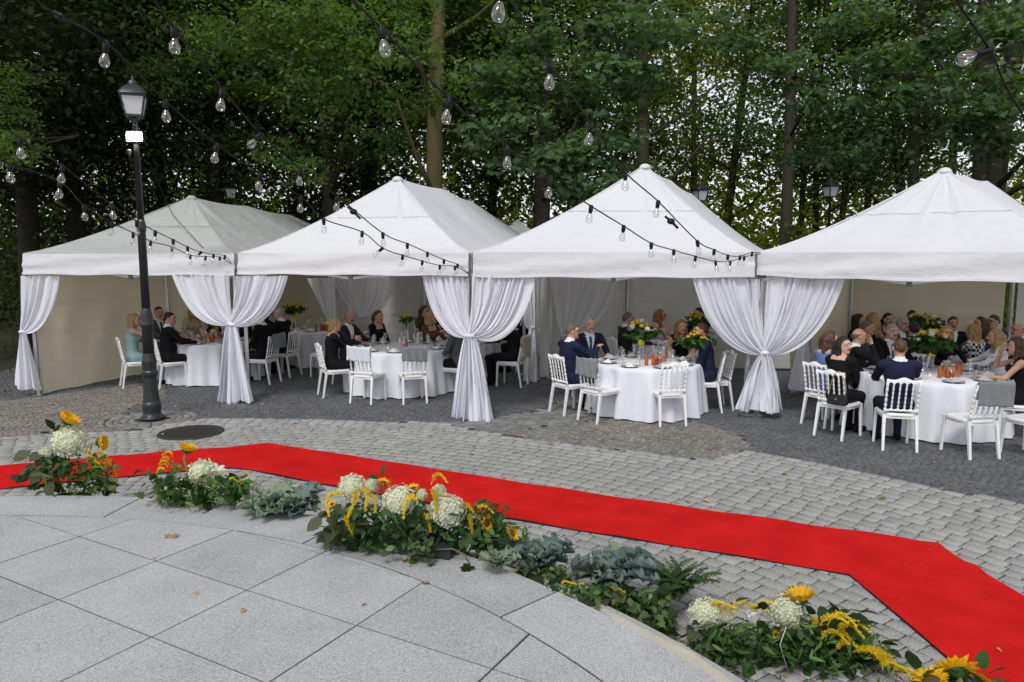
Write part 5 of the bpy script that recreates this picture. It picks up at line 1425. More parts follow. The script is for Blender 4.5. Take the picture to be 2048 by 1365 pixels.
# --- bags
def handbag(label, x, y, z, rz, w, h, m, strap, sm):
    t = empty('handbag', (x, y, z), rz, label, 'handbag')
    b = MB(); P = []
    for s, wz in ((0, .85), (.08, 1.0), (.5, 1.0), (.92, .9), (1.0, .86)):
        d = .035 * (1 - .6 * s)
        P.append([(w / 2 * wz * sx + ex, dy * d, s * h) for sx, ex, dy in ((-1, 0, -1), (0, 0, -1.15), (1, 0, -1), (1, 0, 1), (0, 0, 1.15), (-1, 0, 1), (-1, 0, -1))])
    b.grid(P); b.add(P[0][:6], [(5, 4, 3, 2, 1, 0)]); b.add(P[-1][:6], [(0, 1, 2, 3, 4, 5)]); b.build('body', m, t, smooth=False)
    b = MB(); b.tube([(w * .42 * math.cos(a), 0, h + strap * math.sin(a)) for a in np.linspace(0, math.pi, 15)], .007, 6); b.build('strap', sm, t)
    b = MB(); b.box((0, -.045, h * .6), (.03, .008, .02)); b.build('clasp', 'brass', t, smooth=False)
mat('bag_blue', (0.16, 0.23, 0.29), 0.5, var=.08, vscale=20); mat('brass', (0.6, 0.42, 0.14), 0.35, metal=.9); mat('bag_black', (0.012, 0.012, 0.014), 0.4)
p = UY(1637, 765, 10.35); handbag('small blue shoulder bag hanging from a chair in the right-hand tent', p.x, 10.3, p.z - .08, .5, .26, .15, 'bag_blue', .17, 'bag_blue')
p = UY(1670, 800, 9.35); handbag('small black bag with gold chain hanging from a chair back', p.x, 9.28, p.z - .05, -.85, .25, .13, 'bag_black', .30, 'brass')
# ================================================================== FLOWERS ALONG THE PLATFORM
leafmat('leaf_deep', (0.046, 0.100, 0.028), (0.10, 0.22, 0.02), .28, .4)
leafmat('leaf_ivy', (0.11, 0.17, 0.06), (0.12, 0.2, 0.04), .3, .3)
leafmat('leaf_dusty', (0.13, 0.15, 0.075), (0.15, 0.18, 0.06), .25, .25)
leafmat('leaf_kale', (0.22, 0.31, 0.29), (0.25, 0.36, 0.28), .25, .2)
leafmat('leaf_kale_pale', (0.32, 0.42, 0.28), (0.3, 0.4, 0.2), .25, .15)
leafmat('leaf_fern', (0.085, 0.17, 0.045), (0.15, 0.3, 0.04), .3, .25)
mat('hydrangea', (0.66, 0.68, 0.50), 0.75, var=.14, vscale=40, objvar=.08, transl=.2)
mat('sun_petal', (0.85, 0.50, 0.008), 0.6, var=.18, vscale=40, transl=.3, tcol=(.85, .45, .01), objvar=.06)
mat('sun_disc', (0.09, 0.055, 0.02), 0.9, var=.4, vscale=80)
mat('goldenrod', (0.74, 0.54, 0.016), 0.7, var=.2, vscale=50, objvar=.1, transl=.15)
mat('lily', (0.80, 0.80, 0.74), 0.5, transl=.3)
mat('twig_brown', (0.16, 0.11, 0.07), 0.8)
mat('stem_olive', (0.19, 0.20, 0.09), 0.7, var=.2, vscale=20)
mat('dry_leaf', (0.34, 0.20, 0.09), 0.9, var=.3, vscale=30, objvar=.25)
IVY = np.array([(0, 0), (.28, -.10), (.50, .08), (.34, .32), (.44, .52), (.20, .58), (0, 1.0), (-.20, .58), (-.44, .52), (-.34, .32), (-.50, .08), (-.28, -.10)])
NARROW = np.array([(0, 0), (.09, .2), (.13, .45), (.08, .8), (0, 1.15), (-.08, .8), (-.13, .45), (-.09, .2)])
def one_leaf(name, outline, m, bend=0.25, cup=0.12):
    """a single leaf 1 unit long growing along +Y, with a midrib fold"""
    V = []; F = []; k = len(outline); n = 5
    ys = np.linspace(0, 1.0, n)
    V.append((0, 0.42, 0.0))
    for ox, oy in outline: V.append((ox, oy, cup * abs(ox) - bend * oy * oy))
    V[0] = (0, .42, -bend * .17)
    F = [(0, 1 + i, 1 + (i + 1) % k) for i in range(k)]
    return rawmesh(name, V, F, [m], smooth=True)
LEAF = {('oval', m): one_leaf('leaf', OVAL * [1.15, 1], m) for m in ('leaf_deep', 'leaf_dusty', 'leaf_ivy')}
LEAF.update({('ivy', m): one_leaf('leaf', IVY, m) for m in ('leaf_deep', 'leaf_ivy', 'leaf_dusty')})
def hydrangea_mesh(seed):
    g = np.random.default_rng(seed); n = 330
    i = np.arange(n) + .5; ph = np.arccos(1 - 2 * i / n); th = math.pi * (1 + 5 ** .5) * i
    d = np.stack([np.cos(th) * np.sin(ph), np.sin(th) * np.sin(ph), np.cos(ph)], 1)
    lump = 1 + .10 * np.sin(d[:, 0] * 7 + seed) * np.sin(d[:, 1] * 6 + 1) + .06 * g.normal(size=n)
    C = d * lump[:, None] * np.array([1, 1, .92])
    V = []; F = []
    for c, nn in zip(C, d):
        nn = Vector(nn + g.normal(size=3) * .35).normalized(); s = nn.orthogonal().normalized(); s.rotate(Matrix.Rotation(g.random() * 6.3, 3, nn)); u = nn.cross(s); c = Vector(c)
        for k in range(4):
            a = k * math.pi / 2; e = s * math.cos(a) + u * math.sin(a); e2 = nn.cross(e); w = .105
            b0 = len(V); V += [tuple(c), tuple(c + e * w * .6 + e2 * w * .5 + nn * .03), tuple(c + e * w * 1.15 + nn * .015), tuple(c + e * w * .6 - e2 * w * .5 + nn * .03)]; F.append((b0, b0 + 1, b0 + 2, b0 + 3))
    b = MB(); b.add(V, F); b.ell((0, 0, 0), (.86, .86, .8), 14, 9)
    return b.mesh('hydrangea_head', 'hydrangea', False)
HYD = [hydrangea_mesh(k) for k in range(3)]
def petals_mesh(seed, lift=0.0):
    g = random.Random(seed); b = MB()
    for ring, (n, L_, up) in enumerate(((19, 1.0, .10), (17, .92, .28))):
        for k in range(n):
            a = 2 * math.pi * (k + .5 * ring + g.uniform(-.15, .15)) / n; l = L_ * g.uniform(.85, 1.08); z = up + lift + g.uniform(-.12, .15)
            ca, sa = math.cos(a), math.sin(a); w = .13
            P = lambda r, t, zz: (ca * r - sa * t, sa * r + ca * t, zz)
            b.add([P(.42, -w * .5, .02), P(.42, w * .5, .02), P(.42 + l * .32, w, .1 + z * .6), P(.42 + l * .6, 0, z), P(.42 + l * .32, -w, .1 + z * .6), P(.42 + l * .34, 0, .03 + z * .5)], [(0, 1, 5), (1, 2, 5), (2, 3, 5), (3, 4, 5), (4, 0, 5)])
    return b.mesh('petals', 'sun_petal', True)
PETALS = [petals_mesh(k) for k in range(2)]
CUPPED = petals_mesh(5, .35)
b = MB(); b.ell((0, 0, .03), (.46, .46, .16), 18, 8); DISC = b.mesh('disc', 'sun_disc')
b = MB(); b.lathe([(.08, -.32), (.2, -.24), (.42, -.10), (.47, -.02), (.4, .02)], n=16)
for k in range(26):
    a = k * .83; ca, sa = math.cos(a), math.sin(a); r0 = .3 + .12 * (k % 3) / 2; zz = -.16 + .06 * (k % 3)
    b.add([(ca * r0 - sa * .09, sa * r0 + ca * .09, zz), (ca * r0 + sa * .09, sa * r0 - ca * .09, zz), (ca * (r0 + .34), sa * (r0 + .34), zz - .10)], [(0, 1, 2)])
CALYX = b.mesh('calyx', 'leaf_fern', False)
def plume_mesh(seed, m='goldenrod'):
    g = random.Random(seed); b = MB(); pts = [Vector((0, 0.9 * t ** 1.2, 0.55 * math.sin(t * 2.2) - .5 * t * t)) for t in np.linspace(0, 1, 8)]
    b.tube(pts, [.02] * 8, 4)
    for k in range(170):
        t = .18 + .82 * g.random(); i = min(6, int(t * 7)); p = pts[i].lerp(pts[i + 1], t * 7 - i)
        w = .13 * (1.15 - t) + .02; p = p + Vector((g.uniform(-1, 1) * w, g.uniform(-1, 1) * w * .6, g.uniform(-.3, 1) * w)); r = g.uniform(.022, .042)
        b.add([p + Vector((r, 0, 0)), p + Vector((-r * .5, r * .8, 0)), p + Vector((-r * .5, -r * .8, 0)), p + Vector((0, 0, r * 1.3))], [(0, 1, 3), (1, 2, 3), (2, 0, 3), (2, 1, 0)])
    return b.mesh('goldenrod_plume', m, False)
PLUME = [plume_mesh(k) for k in range(3)]
def kale_leaf_mesh(seed, m):
    """deeply lobed, ruffled leaf one unit long along +Y"""
    g = random.Random(seed); P = []; n = 40; rows = 9
    for i in range(n + 1):
        t = i / n; env = .36 * math.sin(math.pi * min(1, t * .94 + .05)) ** .7; lob = 1 - .42 * math.sin(t * math.pi * 5.2) ** 2 * (t > .12)
        w = env * lob * (.35 if t < .14 else 1); row = []
        for j in range(-4, 5):
            u = j / 4; x = w * u
            ruff = .07 * abs(u) ** 2 * math.sin(t * 34 + seed + (2 if u > 0 else 0)) + .03 * math.sin(t * 60 + u * 3) * abs(u)
            row.append((x, t + .06 * abs(u) * lob, .16 * math.sin(t * 2.6) - .32 * t * t + ruff + .12 * abs(u)))
        P.append(row)
    b = MB(); b.grid(P); return b.mesh('leaf', m)
KALE = {m: [kale_leaf_mesh(k, m) for k in range(3)] for m in ('leaf_kale', 'leaf_kale_pale')}
def frond_mesh(seed):
    g = random.Random(seed); b = MB(); n = 30
    pt = lambda t: Vector((.05 * math.sin(t * 3 + seed), .34 * t + .25 * t * t, .95 * t - .5 * t * t))
    b.tube([pt(t) for t in np.linspace(0, 1, 8)], [.006] * 8, 4)
    for k in range(n):
        t = .14 + .86 * k / n; p = pt(t); L_ = .085 * math.sin(math.pi * min(1, .12 + t * .88)) ** .7 + .01
        for s in (-1, 1):
            q = p + Vector((s * L_, .03, -.02 + g.uniform(-.02, .02))); w = .014
            b.add([p + Vector((0, -w * .5, 0)), (p + q) / 2 + Vector((0, -w, .006)), q, (p + q) / 2 + Vector((0, w, .006)), p + Vector((0, w * .5, 0))], [(0, 1, 2, 3, 4)])
    return b.mesh('frond', 'leaf_fern', False)
FROND = [frond_mesh(k) for k in range(4)]
def rot_to(d, up=(0, 0, 1)):                     # rotation that carries +Z to d
    return Vector(d).to_track_quat('Z', 'Y').to_euler()
def dir_rot(d, roll=0.0):                        # rotation that carries +Y to d
    q = Vector(d).to_track_quat('Y', 'Z'); return (q @ Euler((0, roll, 0)).to_quaternion()).to_euler()

class Arr:
    """one flower arrangement; coordinates of its flowers are read off the photograph at its distance"""
    def __init__(s, label, px, py, Y, z=0.0, seed=0, name='flower_arrangement', cat='flowers', group='flower arrangements along the platform'):
        p = UY(px, py, Y); s.o = Vector((p.x, Y, z)); s.Y = Y; s.g = random.Random(seed); s.t = empty(name, s.o, 0, label, cat, group)
    def at(s, px, py, dy=0.0): return UY(px, py, s.Y + dy) - s.o
    def hyd(s, px, py, rpx, dy=0.0):
        p = s.at(px, py, dy); r = rpx * (s.Y + dy) / FPX
        o = link('hydrangea_head', s.g.choice(HYD), s.t, loc=p, rot=(s.g.uniform(-.3, .3), s.g.uniform(-.3, .3), s.g.random() * 6), scale=r * .93)
        s.stem(p, .006); return o
    def stem(s, p, r=.007, m='stem_olive'):
        e = Vector((s.g.uniform(-.05, .05), s.g.uniform(-.05, .05), .04)); mid = (p + e) / 2 + Vector((p.x * .12, 0, .04)); b = MB(); b.tube([e, mid, p - Vector((0, 0, .01))], r, 6); b.build('stem', m, s.t)
    def sun(s, px, py, rpx, d, dy=0.0, stem=True, cup=False):
        p = s.at(px, py, dy); r = rpx * 1.25 * (s.Y + dy) / FPX
        h = empty('sunflower', p); h.parent = s.t; h.rotation_euler = rot_to(d); k = r / 1.25
        link('petals', CUPPED if cup else s.g.choice(PETALS), h, scale=k); link('disc', DISC, h, scale=k); link('calyx', CALYX, h, scale=k)
        if stem:
            dd = Vector(d).normalized(); q = p - dd * k * .3; e = Vector((p.x * .35, 0.0, .05)); b = MB(); b.tube([e, (e + q) / 2 + Vector((0, 0, .05)) - dd * .03, q - dd * .05, q], [.009, .009, .009, .011], 7); b.build('stem', 'stem_olive', s.t)
    def gold(s, px, py, lpx, d, dy=0.0):
        p = s.at(px, py, dy); L_ = lpx * s.Y / FPX
        link('goldenrod_plume', s.g.choice(PLUME), s.t, loc=p, rot=dir_rot(d, s.g.uniform(-.6, .6)), scale=L_)
    def leaf(s, kind, m, px, py, lpx, d=None, dy=0.0, roll=None):
        p = s.at(px, py, dy)
        if d is None: d = (s.g.uniform(-1, 1), s.g.uniform(-1, .2), s.g.uniform(-.6, .6))
        link('leaf', LEAF[kind, m], s.t, loc=p, rot=dir_rot(d, s.g.uniform(-.9, .9) if roll is None else roll), scale=lpx * s.Y / FPX)
    def leaves(s, kind, m, x0, x1, y0, y1, n, lpx, dyr=(-.12, .12), down=.3):
        for k in range(n):
            px = s.g.uniform(x0, x1); py = s.g.uniform(y0, y1); cx = (x0 + x1) / 2
            s.leaf(kind, m, px, py, lpx * s.g.uniform(.7, 1.25), ((px - cx) / (x1 - x0) * 2 + s.g.uniform(-.6, .6), s.g.uniform(-1, -.1), s.g.uniform(-down * 2, .5)), s.g.uniform(*dyr))
    def mass(s, x0, x1, y0, y1, n, lpx, m='leaf_deep', outline=OVAL, dyr=.10, dy=0.02):
        """small leaves nobody could count"""
        g = np.random.default_rng(s.g.randrange(9999)); P = np.array([list(s.at(x, y, d)) for x, y, d in zip(g.uniform(x0, x1, n), g.uniform(y0, y1, n), g.normal(dy, dyr, n))])
        V, F, T = shaped_leaves(P, lpx * s.Y / FPX, g, outline, droop=.9)
        tag(link('small_leaves', rawmesh('small_leaves', V, F, [m], tone=T), s.t), kind='stuff')
    def twig(s, pts, r=.004, m='twig_brown'):
        b = MB(); b.tube([s.at(*q) for q in pts], r, 5); b.build('twig', m, s.t)
    def lily(s, px, py, rpx):
        p = s.at(px, py); k = rpx * s.Y / FPX; b = MB()
        for q in range(6):
            a = q * math.pi / 3; ca, sa = math.cos(a), math.sin(a); P = []
            for t, r, z, w in ((0, .05, -.9, .05), (.35, .18, -.4, .16), (.7, .5, -.05, .22), (.9, .85, 0, .14), (1, 1.0, -.12, .01)):
                P.append([(ca * r - sa * w * u, sa * r + ca * w * u, z - .05 * abs(u)) for u in (-1, 0, 1)])
            b.grid(P)
        me = b.mesh('lily', 'lily'); link('lily', me, s.t, loc=p, rot=rot_to((.35, -.1, .9)), scale=k * .8)
    def bowl(s, w, d, h, m):
        b = MB(); b.lathe([(.80, 0), (.86, .02 * 3), (1.0, h - .02), (1.03, h), (.97, h), (.90, h * .8)], n=28, sx=w / 2, sy=d / 2)
        b.V = [(x, y, z) for x, y, z in b.V]; b.build('bowl', m, s.t)

Yr = lambda px, py: U(px, py, .16).y
# 1: bowl at the far left
a = Arr('tall arrangement of sunflowers and white hydrangea in an olive bowl, leftmost', 142, 985, 6.42, .14, 1)
a.bowl(.34, .24, .09, 'planter_olive')
a.hyd(138, 883, 33); a.hyd(93, 908, 17)
a.sun(134, 843, 24, (.6, .2, .75), cup=True); a.sun(200, 886, 18, (.95, .05, .1), cup=True)
a.leaves('oval', 'leaf_dusty', 55, 130, 900, 970, 22, 31); a.leaves('oval', 'leaf_deep', 100, 215, 905, 975, 26, 26); a.leaves('ivy', 'leaf_deep', 70, 230, 940, 985, 14, 20)
a.leaf('oval', 'leaf_deep', 107, 860, 26, (-.4, 0, 1)); a.leaf('oval', 'leaf_deep', 103, 868, 22, (-1, 0, .3)); a.leaf('oval', 'leaf_deep', 112, 866, 22, (.3, -.2, 1))
a.mass(75, 225, 920, 985, 180, 14); a.mass(75, 225, 915, 985, 160, 20, 'leaf_fern', NARROW); a.mass(170, 232, 930, 980, 90, 13, 'leaf_ivy')
for k in range(10): a.gold(168 + 5 * k, 912 + 7 * (k % 5), 24, (.8, -.2, .3 - .1 * (k % 3)), -.03)
for k in range(6): a.twig([(178, 945, 0), (205, 920 - 4 * k, 0), (222 + 2 * k, 918 + 6 * k, 0), (230 + k, 945 + 4 * k, 0)], .0022, 'goldenrod')
mat('berry_red', (.6, .02, .015), .4)
b = MB()
for k in range(14): b.ell(a.at(85 + 30 * a.g.random(), 925 + 45 * a.g.random(), -.06), (.008,) * 3, 6, 4)
tag(b.build('berries', 'berry_red', a.t), kind='stuff')
# 2: second arrangement
a = Arr('arrangement with one tall sunflower, a hydrangea and a white lily, second from left', 400, 1000, 5.95, .14, 2)
a.bowl(.36, .2, .06, 'planter_green')
a.hyd(404, 944, 28); a.hyd(500, 965, 15); a.sun(374, 901, 20, (.3, .1, .9), cup=True); a.lily(437, 935, 26)
a.leaves('oval', 'leaf_deep', 325, 485, 945, 1000, 40, 30); a.leaves('ivy', 'leaf_ivy', 268, 330, 930, 1000, 14, 17); a.leaves('ivy', 'leaf_deep', 400, 500, 970, 1010, 14, 20)
a.mass(315, 500, 955, 1008, 200, 13); a.mass(315, 500, 950, 1008, 220, 18, 'leaf_fern', NARROW); a.mass(340, 360, 920, 990, 60, 12, 'leaf_fern'); a.mass(410, 500, 960, 1010, 120, 12, 'leaf_ivy')
for x, y in ((440, 950), (460, 965), (475, 972), (485, 955), (420, 975), (490, 985)): a.gold(x, y, 22, (.7, -.3, .2), -.05)
for k in range(5): a.gold(345 - 3 * k, 915 + 7 * k, 24, (-.9, 0, .2 - .1 * k), 0)
a.twig([(330, 1000, 0), (300, 960, 0), (296, 935, 0)], .003)
# kale left
def kale(label, px, py, Y, z, rpx, m, seed, n=38, flat=.5):
    a = Arr(label, px, py, Y, z, seed, 'ornamental_kale', 'plant', 'ornamental kale along the platform'); L_ = rpx * Y / FPX
    for k in range(n):
        an = 2.4 * k; el = flat + .55 * (k / n); d = (math.cos(an) * math.cos(el), math.sin(an) * math.cos(el), math.sin(el))
        link('leaf', a.g.choice(KALE[m if k % 4 else ('leaf_kale_pale' if m == 'leaf_kale' else m)]), a.t, loc=(a.g.uniform(-.03, .03), a.g.uniform(-.03, .03), .04), rot=dir_rot(d, a.g.uniform(-.4, .4)), scale=L_ * a.g.uniform(.5, .95))
    return a
kale('pale curly kale left of the big flower box', 545, 1005, 5.80, .22, 88, 'leaf_kale_pale', 11)
kale('blue-green curly kale left of the big flower box', 592, 1003, 5.80, .22, 82, 'leaf_kale', 12)
# 3: the big box on the platform
a = Arr('big flower box with three large white hydrangeas standing on the platform edge', 825, 1092, 5.02, PZ, 3)
b = MB(); b.box((0, 0, .05), (.62, .17, .10), -.28, 1.05); b.build('box', 'planter_green', a.t, smooth=False)
a.hyd(704, 976, 30, .1); a.hyd(797, 1003, 36); a.hyd(897, 1022, 38, -.1); a.hyd(744, 972, 16, .1); a.hyd(842, 990, 14, .05); a.hyd(878, 982, 15, .05)
for x, y, l, d in ((690, 990, 60, (-.3, -.4, -.35)), (705, 985, 62, (0, -.5, -.4)), (722, 985, 55, (.2, -.5, -.3)), (735, 995, 45, (.3, -.4, -.3)), (700, 1020, 50, (.1, -.4, -.6)), (708, 1045, 35, (0, -.3, -.7)),
                   (845, 1000, 60, (-.5, -.4, -.4)), (868, 980, 62, (.1, -.4, -.4)), (862, 970, 45, (.6, -.3, .2)), (852, 1025, 45, (.2, -.4, -.6)), (925, 1015, 45, (.5, -.4, -.2)), (940, 1030, 45, (.1, -.4, -.5)), (955, 1025, 40, (.7, -.3, .1)), (880, 1010, 40, (.4, -.4, -.5))):
    a.gold(x, y, l, d, -.06)
a.sun(767, 966, 15, (.2, -.1, .9), .1); a.sun(826, 978, 15, (-.2, -.2, .9), .05); a.sun(973, 1046, 19, (.8, -.5, .2), -.1); a.sun(1024, 1067, 18, (.75, -.35, .5), -.1); a.sun(652, 1028, 10, (-.6, -.7, .1), .1); a.sun(664, 1009, 9, (-.2, -.5, .6), .1)
a.leaves('oval', 'leaf_dusty', 640, 720, 1005, 1075, 28, 36); a.leaves('oval', 'leaf_deep', 700, 1000, 1030, 1085, 42, 32); a.leaves('ivy', 'leaf_deep', 780, 1010, 1050, 1120, 34, 30); a.leaves('ivy', 'leaf_ivy', 820, 880, 1075, 1130, 14, 17); a.leaves('ivy', 'leaf_deep', 920, 990, 1125, 1155, 6, 34, (-.3, -.15))
a.mass(660, 1000, 1005, 1085, 420, 16); a.mass(660, 1010, 1005, 1090, 520, 22, 'leaf_deep', NARROW); a.mass(700, 1010, 1040, 1100, 260, 17, 'leaf_ivy', OVAL); a.mass(940, 1060, 1050, 1110, 160, 14, 'leaf_fern'); a.mass(820, 870, 1085, 1130, 60, 14, 'leaf_ivy', IVY, .04, -.2)
a.twig([(870, 1100, -.15), (905, 1098, -.2), (930, 1110, -.2), (940, 1130, -.25)], .006); a.twig([(950, 1045, -.1), (985, 1080, -.1), (1020, 1080, -.1), (1015, 1110, -.1)], .0035)
for x, y, d in ((765, 952, (0, 0, 1)), (772, 960, (.8, 0, .5)), (757, 958, (-.8, 0, .4)), (970, 1030, (.5, 0, .9)), (985, 1033, (1, 0, .2)), (678, 960, (-.3, 0, 1))): a.leaf('oval', 'leaf_deep', x, y, 24, d)
# kales and fern to the right
kale('pale feathery kale leaf at the right end of the big flower box', 995, 1135, 4.62, PZ, 62, 'leaf_kale_pale', 13, 11, .55)
kale('dark blue-green kale right of the big flower box', 1075, 1135, 4.95, .14, 100, 'leaf_kale', 14, 40, .45)
kale('blue-green kale beside the fern', 1222, 1180, 4.72, .12, 120, 'leaf_kale', 15, 40, .45)
a = Arr('green fern clump standing on the paving edge', 1345, 1205, 4.72, .10, 16, 'fern', 'plant', 'plants along the platform')
for k in range(46):
    an = k * 2.4; s = a.g.uniform(.30, .48); link('frond', a.g.choice(FROND), a.t, loc=(a.g.uniform(-.05, .05), a.g.uniform(-.05, .05), 0), rot=(a.g.uniform(-.2, .5), 0, an), scale=s)
a = Arr('trailing ivy with goldenrod bits along the platform edge', 1215, 1225, 4.5, .14, 17, 'ivy_trail', 'plant', 'plants along the platform')
a.leaves('ivy', 'leaf_ivy', 1150, 1330, 1188, 1250, 44, 32, (-.1, .1), 0); a.leaves('ivy', 'leaf_deep', 1110, 1330, 1172, 1255, 34, 32); a.leaves('oval', 'leaf_dusty', 1180, 1290, 1180, 1225, 16, 38, (-.1, .1), 0); a.mass(1130, 1330, 1180, 1250, 200, 20, 'leaf_fern', NARROW)
a.mass(1105, 1330, 1185, 1260, 260, 16, 'leaf_ivy'); a.mass(1090, 1250, 1165, 1215, 160, 14, 'leaf_fern')
for x, y in ((1125, 1172), (1140, 1178), (1155, 1180), (1210, 1185), (1230, 1190), (1245, 1195)): a.gold(x, y, 26, (.6, -.3, .3))
a = Arr('ivy strands hanging between the kale plants', 1100, 1165, 4.78, .14, 18, 'ivy_trail', 'plant', 'plants along the platform')
a.leaves('ivy', 'leaf_deep', 1040, 1130, 1130, 1175, 20, 24); a.mass(1040, 1135, 1130, 1180, 120, 15, 'leaf_ivy')
a = Arr('ivy strands trailing over the runner before the right arrangement', 1390, 1290, 4.28, .14, 19, 'ivy_trail', 'plant', 'plants along the platform')
a.twig([(1372, 1255, .05), (1378, 1280, 0), (1400, 1310, -.05), (1450, 1335, -.05), (1510, 1358, -.1)], .006)
a.leaves('ivy', 'leaf_ivy', 1370, 1440, 1250, 1310, 12, 28); a.leaves('ivy', 'leaf_deep', 1370, 1470, 1300, 1360, 20, 26); a.mass(1370, 1470, 1290, 1362, 70, 15, 'leaf_ivy', IVY)
a = Arr('loose ivy leaves scattered on the burlap runner', 1290, 1255, 4.38, .16, 20, 'ivy_trail', 'plant', 'plants along the platform')
a.leaves('ivy', 'leaf_deep', 1225, 1345, 1232, 1278, 22, 28, (-.06, .06)); a.leaves('ivy', 'leaf_ivy', 1225, 1345, 1232, 1270, 14, 26, (-.06, .06)); a.mass(1225, 1350, 1228, 1272, 130, 17, 'leaf_ivy', IVY, .05)
# 4: right arrangement
a = Arr('arrangement with hydrangeas, lily and a raised sunflower, lower right', 1580, 1345, 4.12, .05, 4)
a.hyd(1411, 1228, 36, .1); a.hyd(1572, 1222, 40, .02); a.lily(1498, 1222, 30)
a.sun(1600, 1200, 33, (-.1, .12, .95), cup=True); a.sun(1640, 1262, 30, (.1, -.1, .95), cup=True); a.sun(1680, 1290, 24, (.7, -.2, .6)); a.sun(1552, 1270, 10, (-.4, -.6, .4))
a.leaves('oval', 'leaf_deep', 1590, 1700, 1205, 1300, 26, 40, down=0); a.leaves('oval', 'leaf_deep', 1440, 1720, 1245, 1365, 60, 44); a.leaves('oval', 'leaf_deep', 1655, 1720, 1215, 1250, 8, 40, down=0); a.leaves('ivy', 'leaf_ivy', 1390, 1470, 1240, 1300, 12, 30); a.leaves('oval', 'leaf_deep', 1500, 1540, 1190, 1240, 5, 34, down=0)
a.mass(1400, 1740, 1258, 1365, 520, 17, 'leaf_deep', OVAL, .12); a.mass(1420, 1760, 1245, 1365, 900, 24, 'leaf_fern', NARROW, .12); a.mass(1420, 1740, 1255, 1365, 700, 24, 'leaf_deep', NARROW, .12); a.mass(1640, 1790, 1290, 1365, 400, 22, 'leaf_fern', NARROW); a.mass(1560, 1720, 1250, 1330, 160, 16, 'leaf_ivy')
for k in range(7): a.gold(1640 + 15 * (k % 4), 1252 + 18 * (k // 2), 60, (.9, -.3, .3 - .12 * (k % 3)), -.18 + .02 * (k % 4))
for k in range(5): a.gold(1705 + 9 * (k % 7), 1305 + 12 * (k // 3), 62, (.8, -.4, -.1 - .1 * (k % 3)), -.16)
for k in range(10): a.gold(1430 + 12 * k, 1225 + 5 * (k % 4), 42, (.2, -.3, .5), .05)
a.leaves('oval', 'leaf_deep', 1640, 1790, 1285, 1365, 24, 34, (-.2, .1)); a.leaves('oval', 'leaf_dusty', 1410, 1480, 1245, 1340, 14, 30)
a.twig([(1575, 1340, -.15), (1560, 1290, -.2), (1572, 1255, -.2)], .0025, 'lily')
# 5: bottom edge
a = Arr('sunflowers seen from behind at the bottom right edge', 1900, 1400, 3.75, 0.0, 5)
a.bowl(.4, .24, .1, 'planter_green')
a.sun(1915, 1345, 46, (.1, .75, .45), 0); a.sun(1862, 1362, 40, (-.3, .1, .9), -.05); a.sun(1975, 1372, 30, (.6, .2, .6))
for x, y, l, d in ((1830, 1340, 50, (-.2, 0, 1)), (1818, 1350, 42, (-1, 0, .5)), (1835, 1360, 40, (.5, 0, .6)), (1975, 1350, 44, (.9, .2, .5)), (1965, 1340, 40, (.1, .3, 1)), (1985, 1362, 40, (1, 0, .1))): a.leaf('oval', 'leaf_deep', x, y, l, d)
a.leaves('oval', 'leaf_deep', 1800, 2000, 1360, 1420, 26, 42); a.mass(1810, 1990, 1365, 1420, 250, 20)
for k in range(4): a.gold(1765 + 16 * k, 1342 + 7 * k, 46, (.5, -.3, .3 - .3 * (k % 2)), 0)

# ---- fallen leaves: single ones on the platform and carpet, litter on the paving
DL = [one_leaf('fallen_leaf', MAPLE, 'dry_leaf', .5, .35), one_leaf('fallen_leaf', OVAL, 'dry_leaf', .6, .4)]
for lab, px, py, s, z, v in (('curled tan leaf on the platform left of the flower boxes', 345, 1073, .075, PZ, 0), ('large dry tan leaf below the big flower box', 786, 1100, .095, PZ, 0), ('folded pale dry leaf below the large dry one', 808, 1127, .075, PZ, 1),
                             ('tiny brown leaf on the middle slab joint', 306, 1120, .03, PZ, 1), ('tiny rust leaf on the platform', 394, 1187, .034, PZ, 1), ('small rust leaf left of the centre joint', 490, 1221, .04, PZ, 1), ('small orange-brown leaf near the right slab joint', 733, 1211, .038, PZ, 1), ('thin yellow leaf on the curved joint', 859, 1170, .05, PZ, 1),
                             ('pale leaf on the carpet bend', 1858, 1103, .022, .02, 1), ('pale leaf lying on the carpet at the lower right', 1788, 1199, .022, .02, 1), ('dark leaf on the carpet at the right edge', 1992, 1300, .03, .02, 1)):
    p = U(px, py, z); tag(link('fallen_leaf', DL[v], loc=(p.x, p.y, z + .012), rot=(random.uniform(-.3, .3), random.uniform(-.3, .3), random.random() * 6), scale=s), lab, 'leaf', 'single fallen leaves')
g = np.random.default_rng(21); n = 420
P = np.stack([g.uniform(-9, 8, n), g.uniform(4.2, 13.5, n), np.full(n, .014)], 1); P = P[np.hypot(P[:, 0] - PC[0], P[:, 1] - PC[1]) > 6.2]; P = P[~in_poly(P[:, :2], wp(up) + wp(lo)[::-1])]; P = P[g.random(len(P)) < np.clip((P[:, 1] - 4) / 7, .15, 1)]
az = g.random(len(P)) * 6.28; sz = .02 + .03 * g.random(len(P)); c, s = np.cos(az) * sz, np.sin(az) * sz
V = np.stack([P + np.stack([c, s, 0 * c], 1), P + np.stack([-s * .5, c * .5, .012 + 0 * c], 1), P - np.stack([c, s, 0 * c], 1), P + np.stack([s * .5, -c * .5, .012 + 0 * c], 1)], 1).reshape(-1, 3)
mat('litter', (0.42, 0.27, 0.09), 0.9, tone=.5)
tag(link('leaf_litter', rawmesh('leaf_litter', V, np.arange(len(V)).reshape(-1, 4), ['litter'], tone=g.random(len(P)))), 'scattered small yellow leaves on the paving', 'leaf litter', kind='stuff')
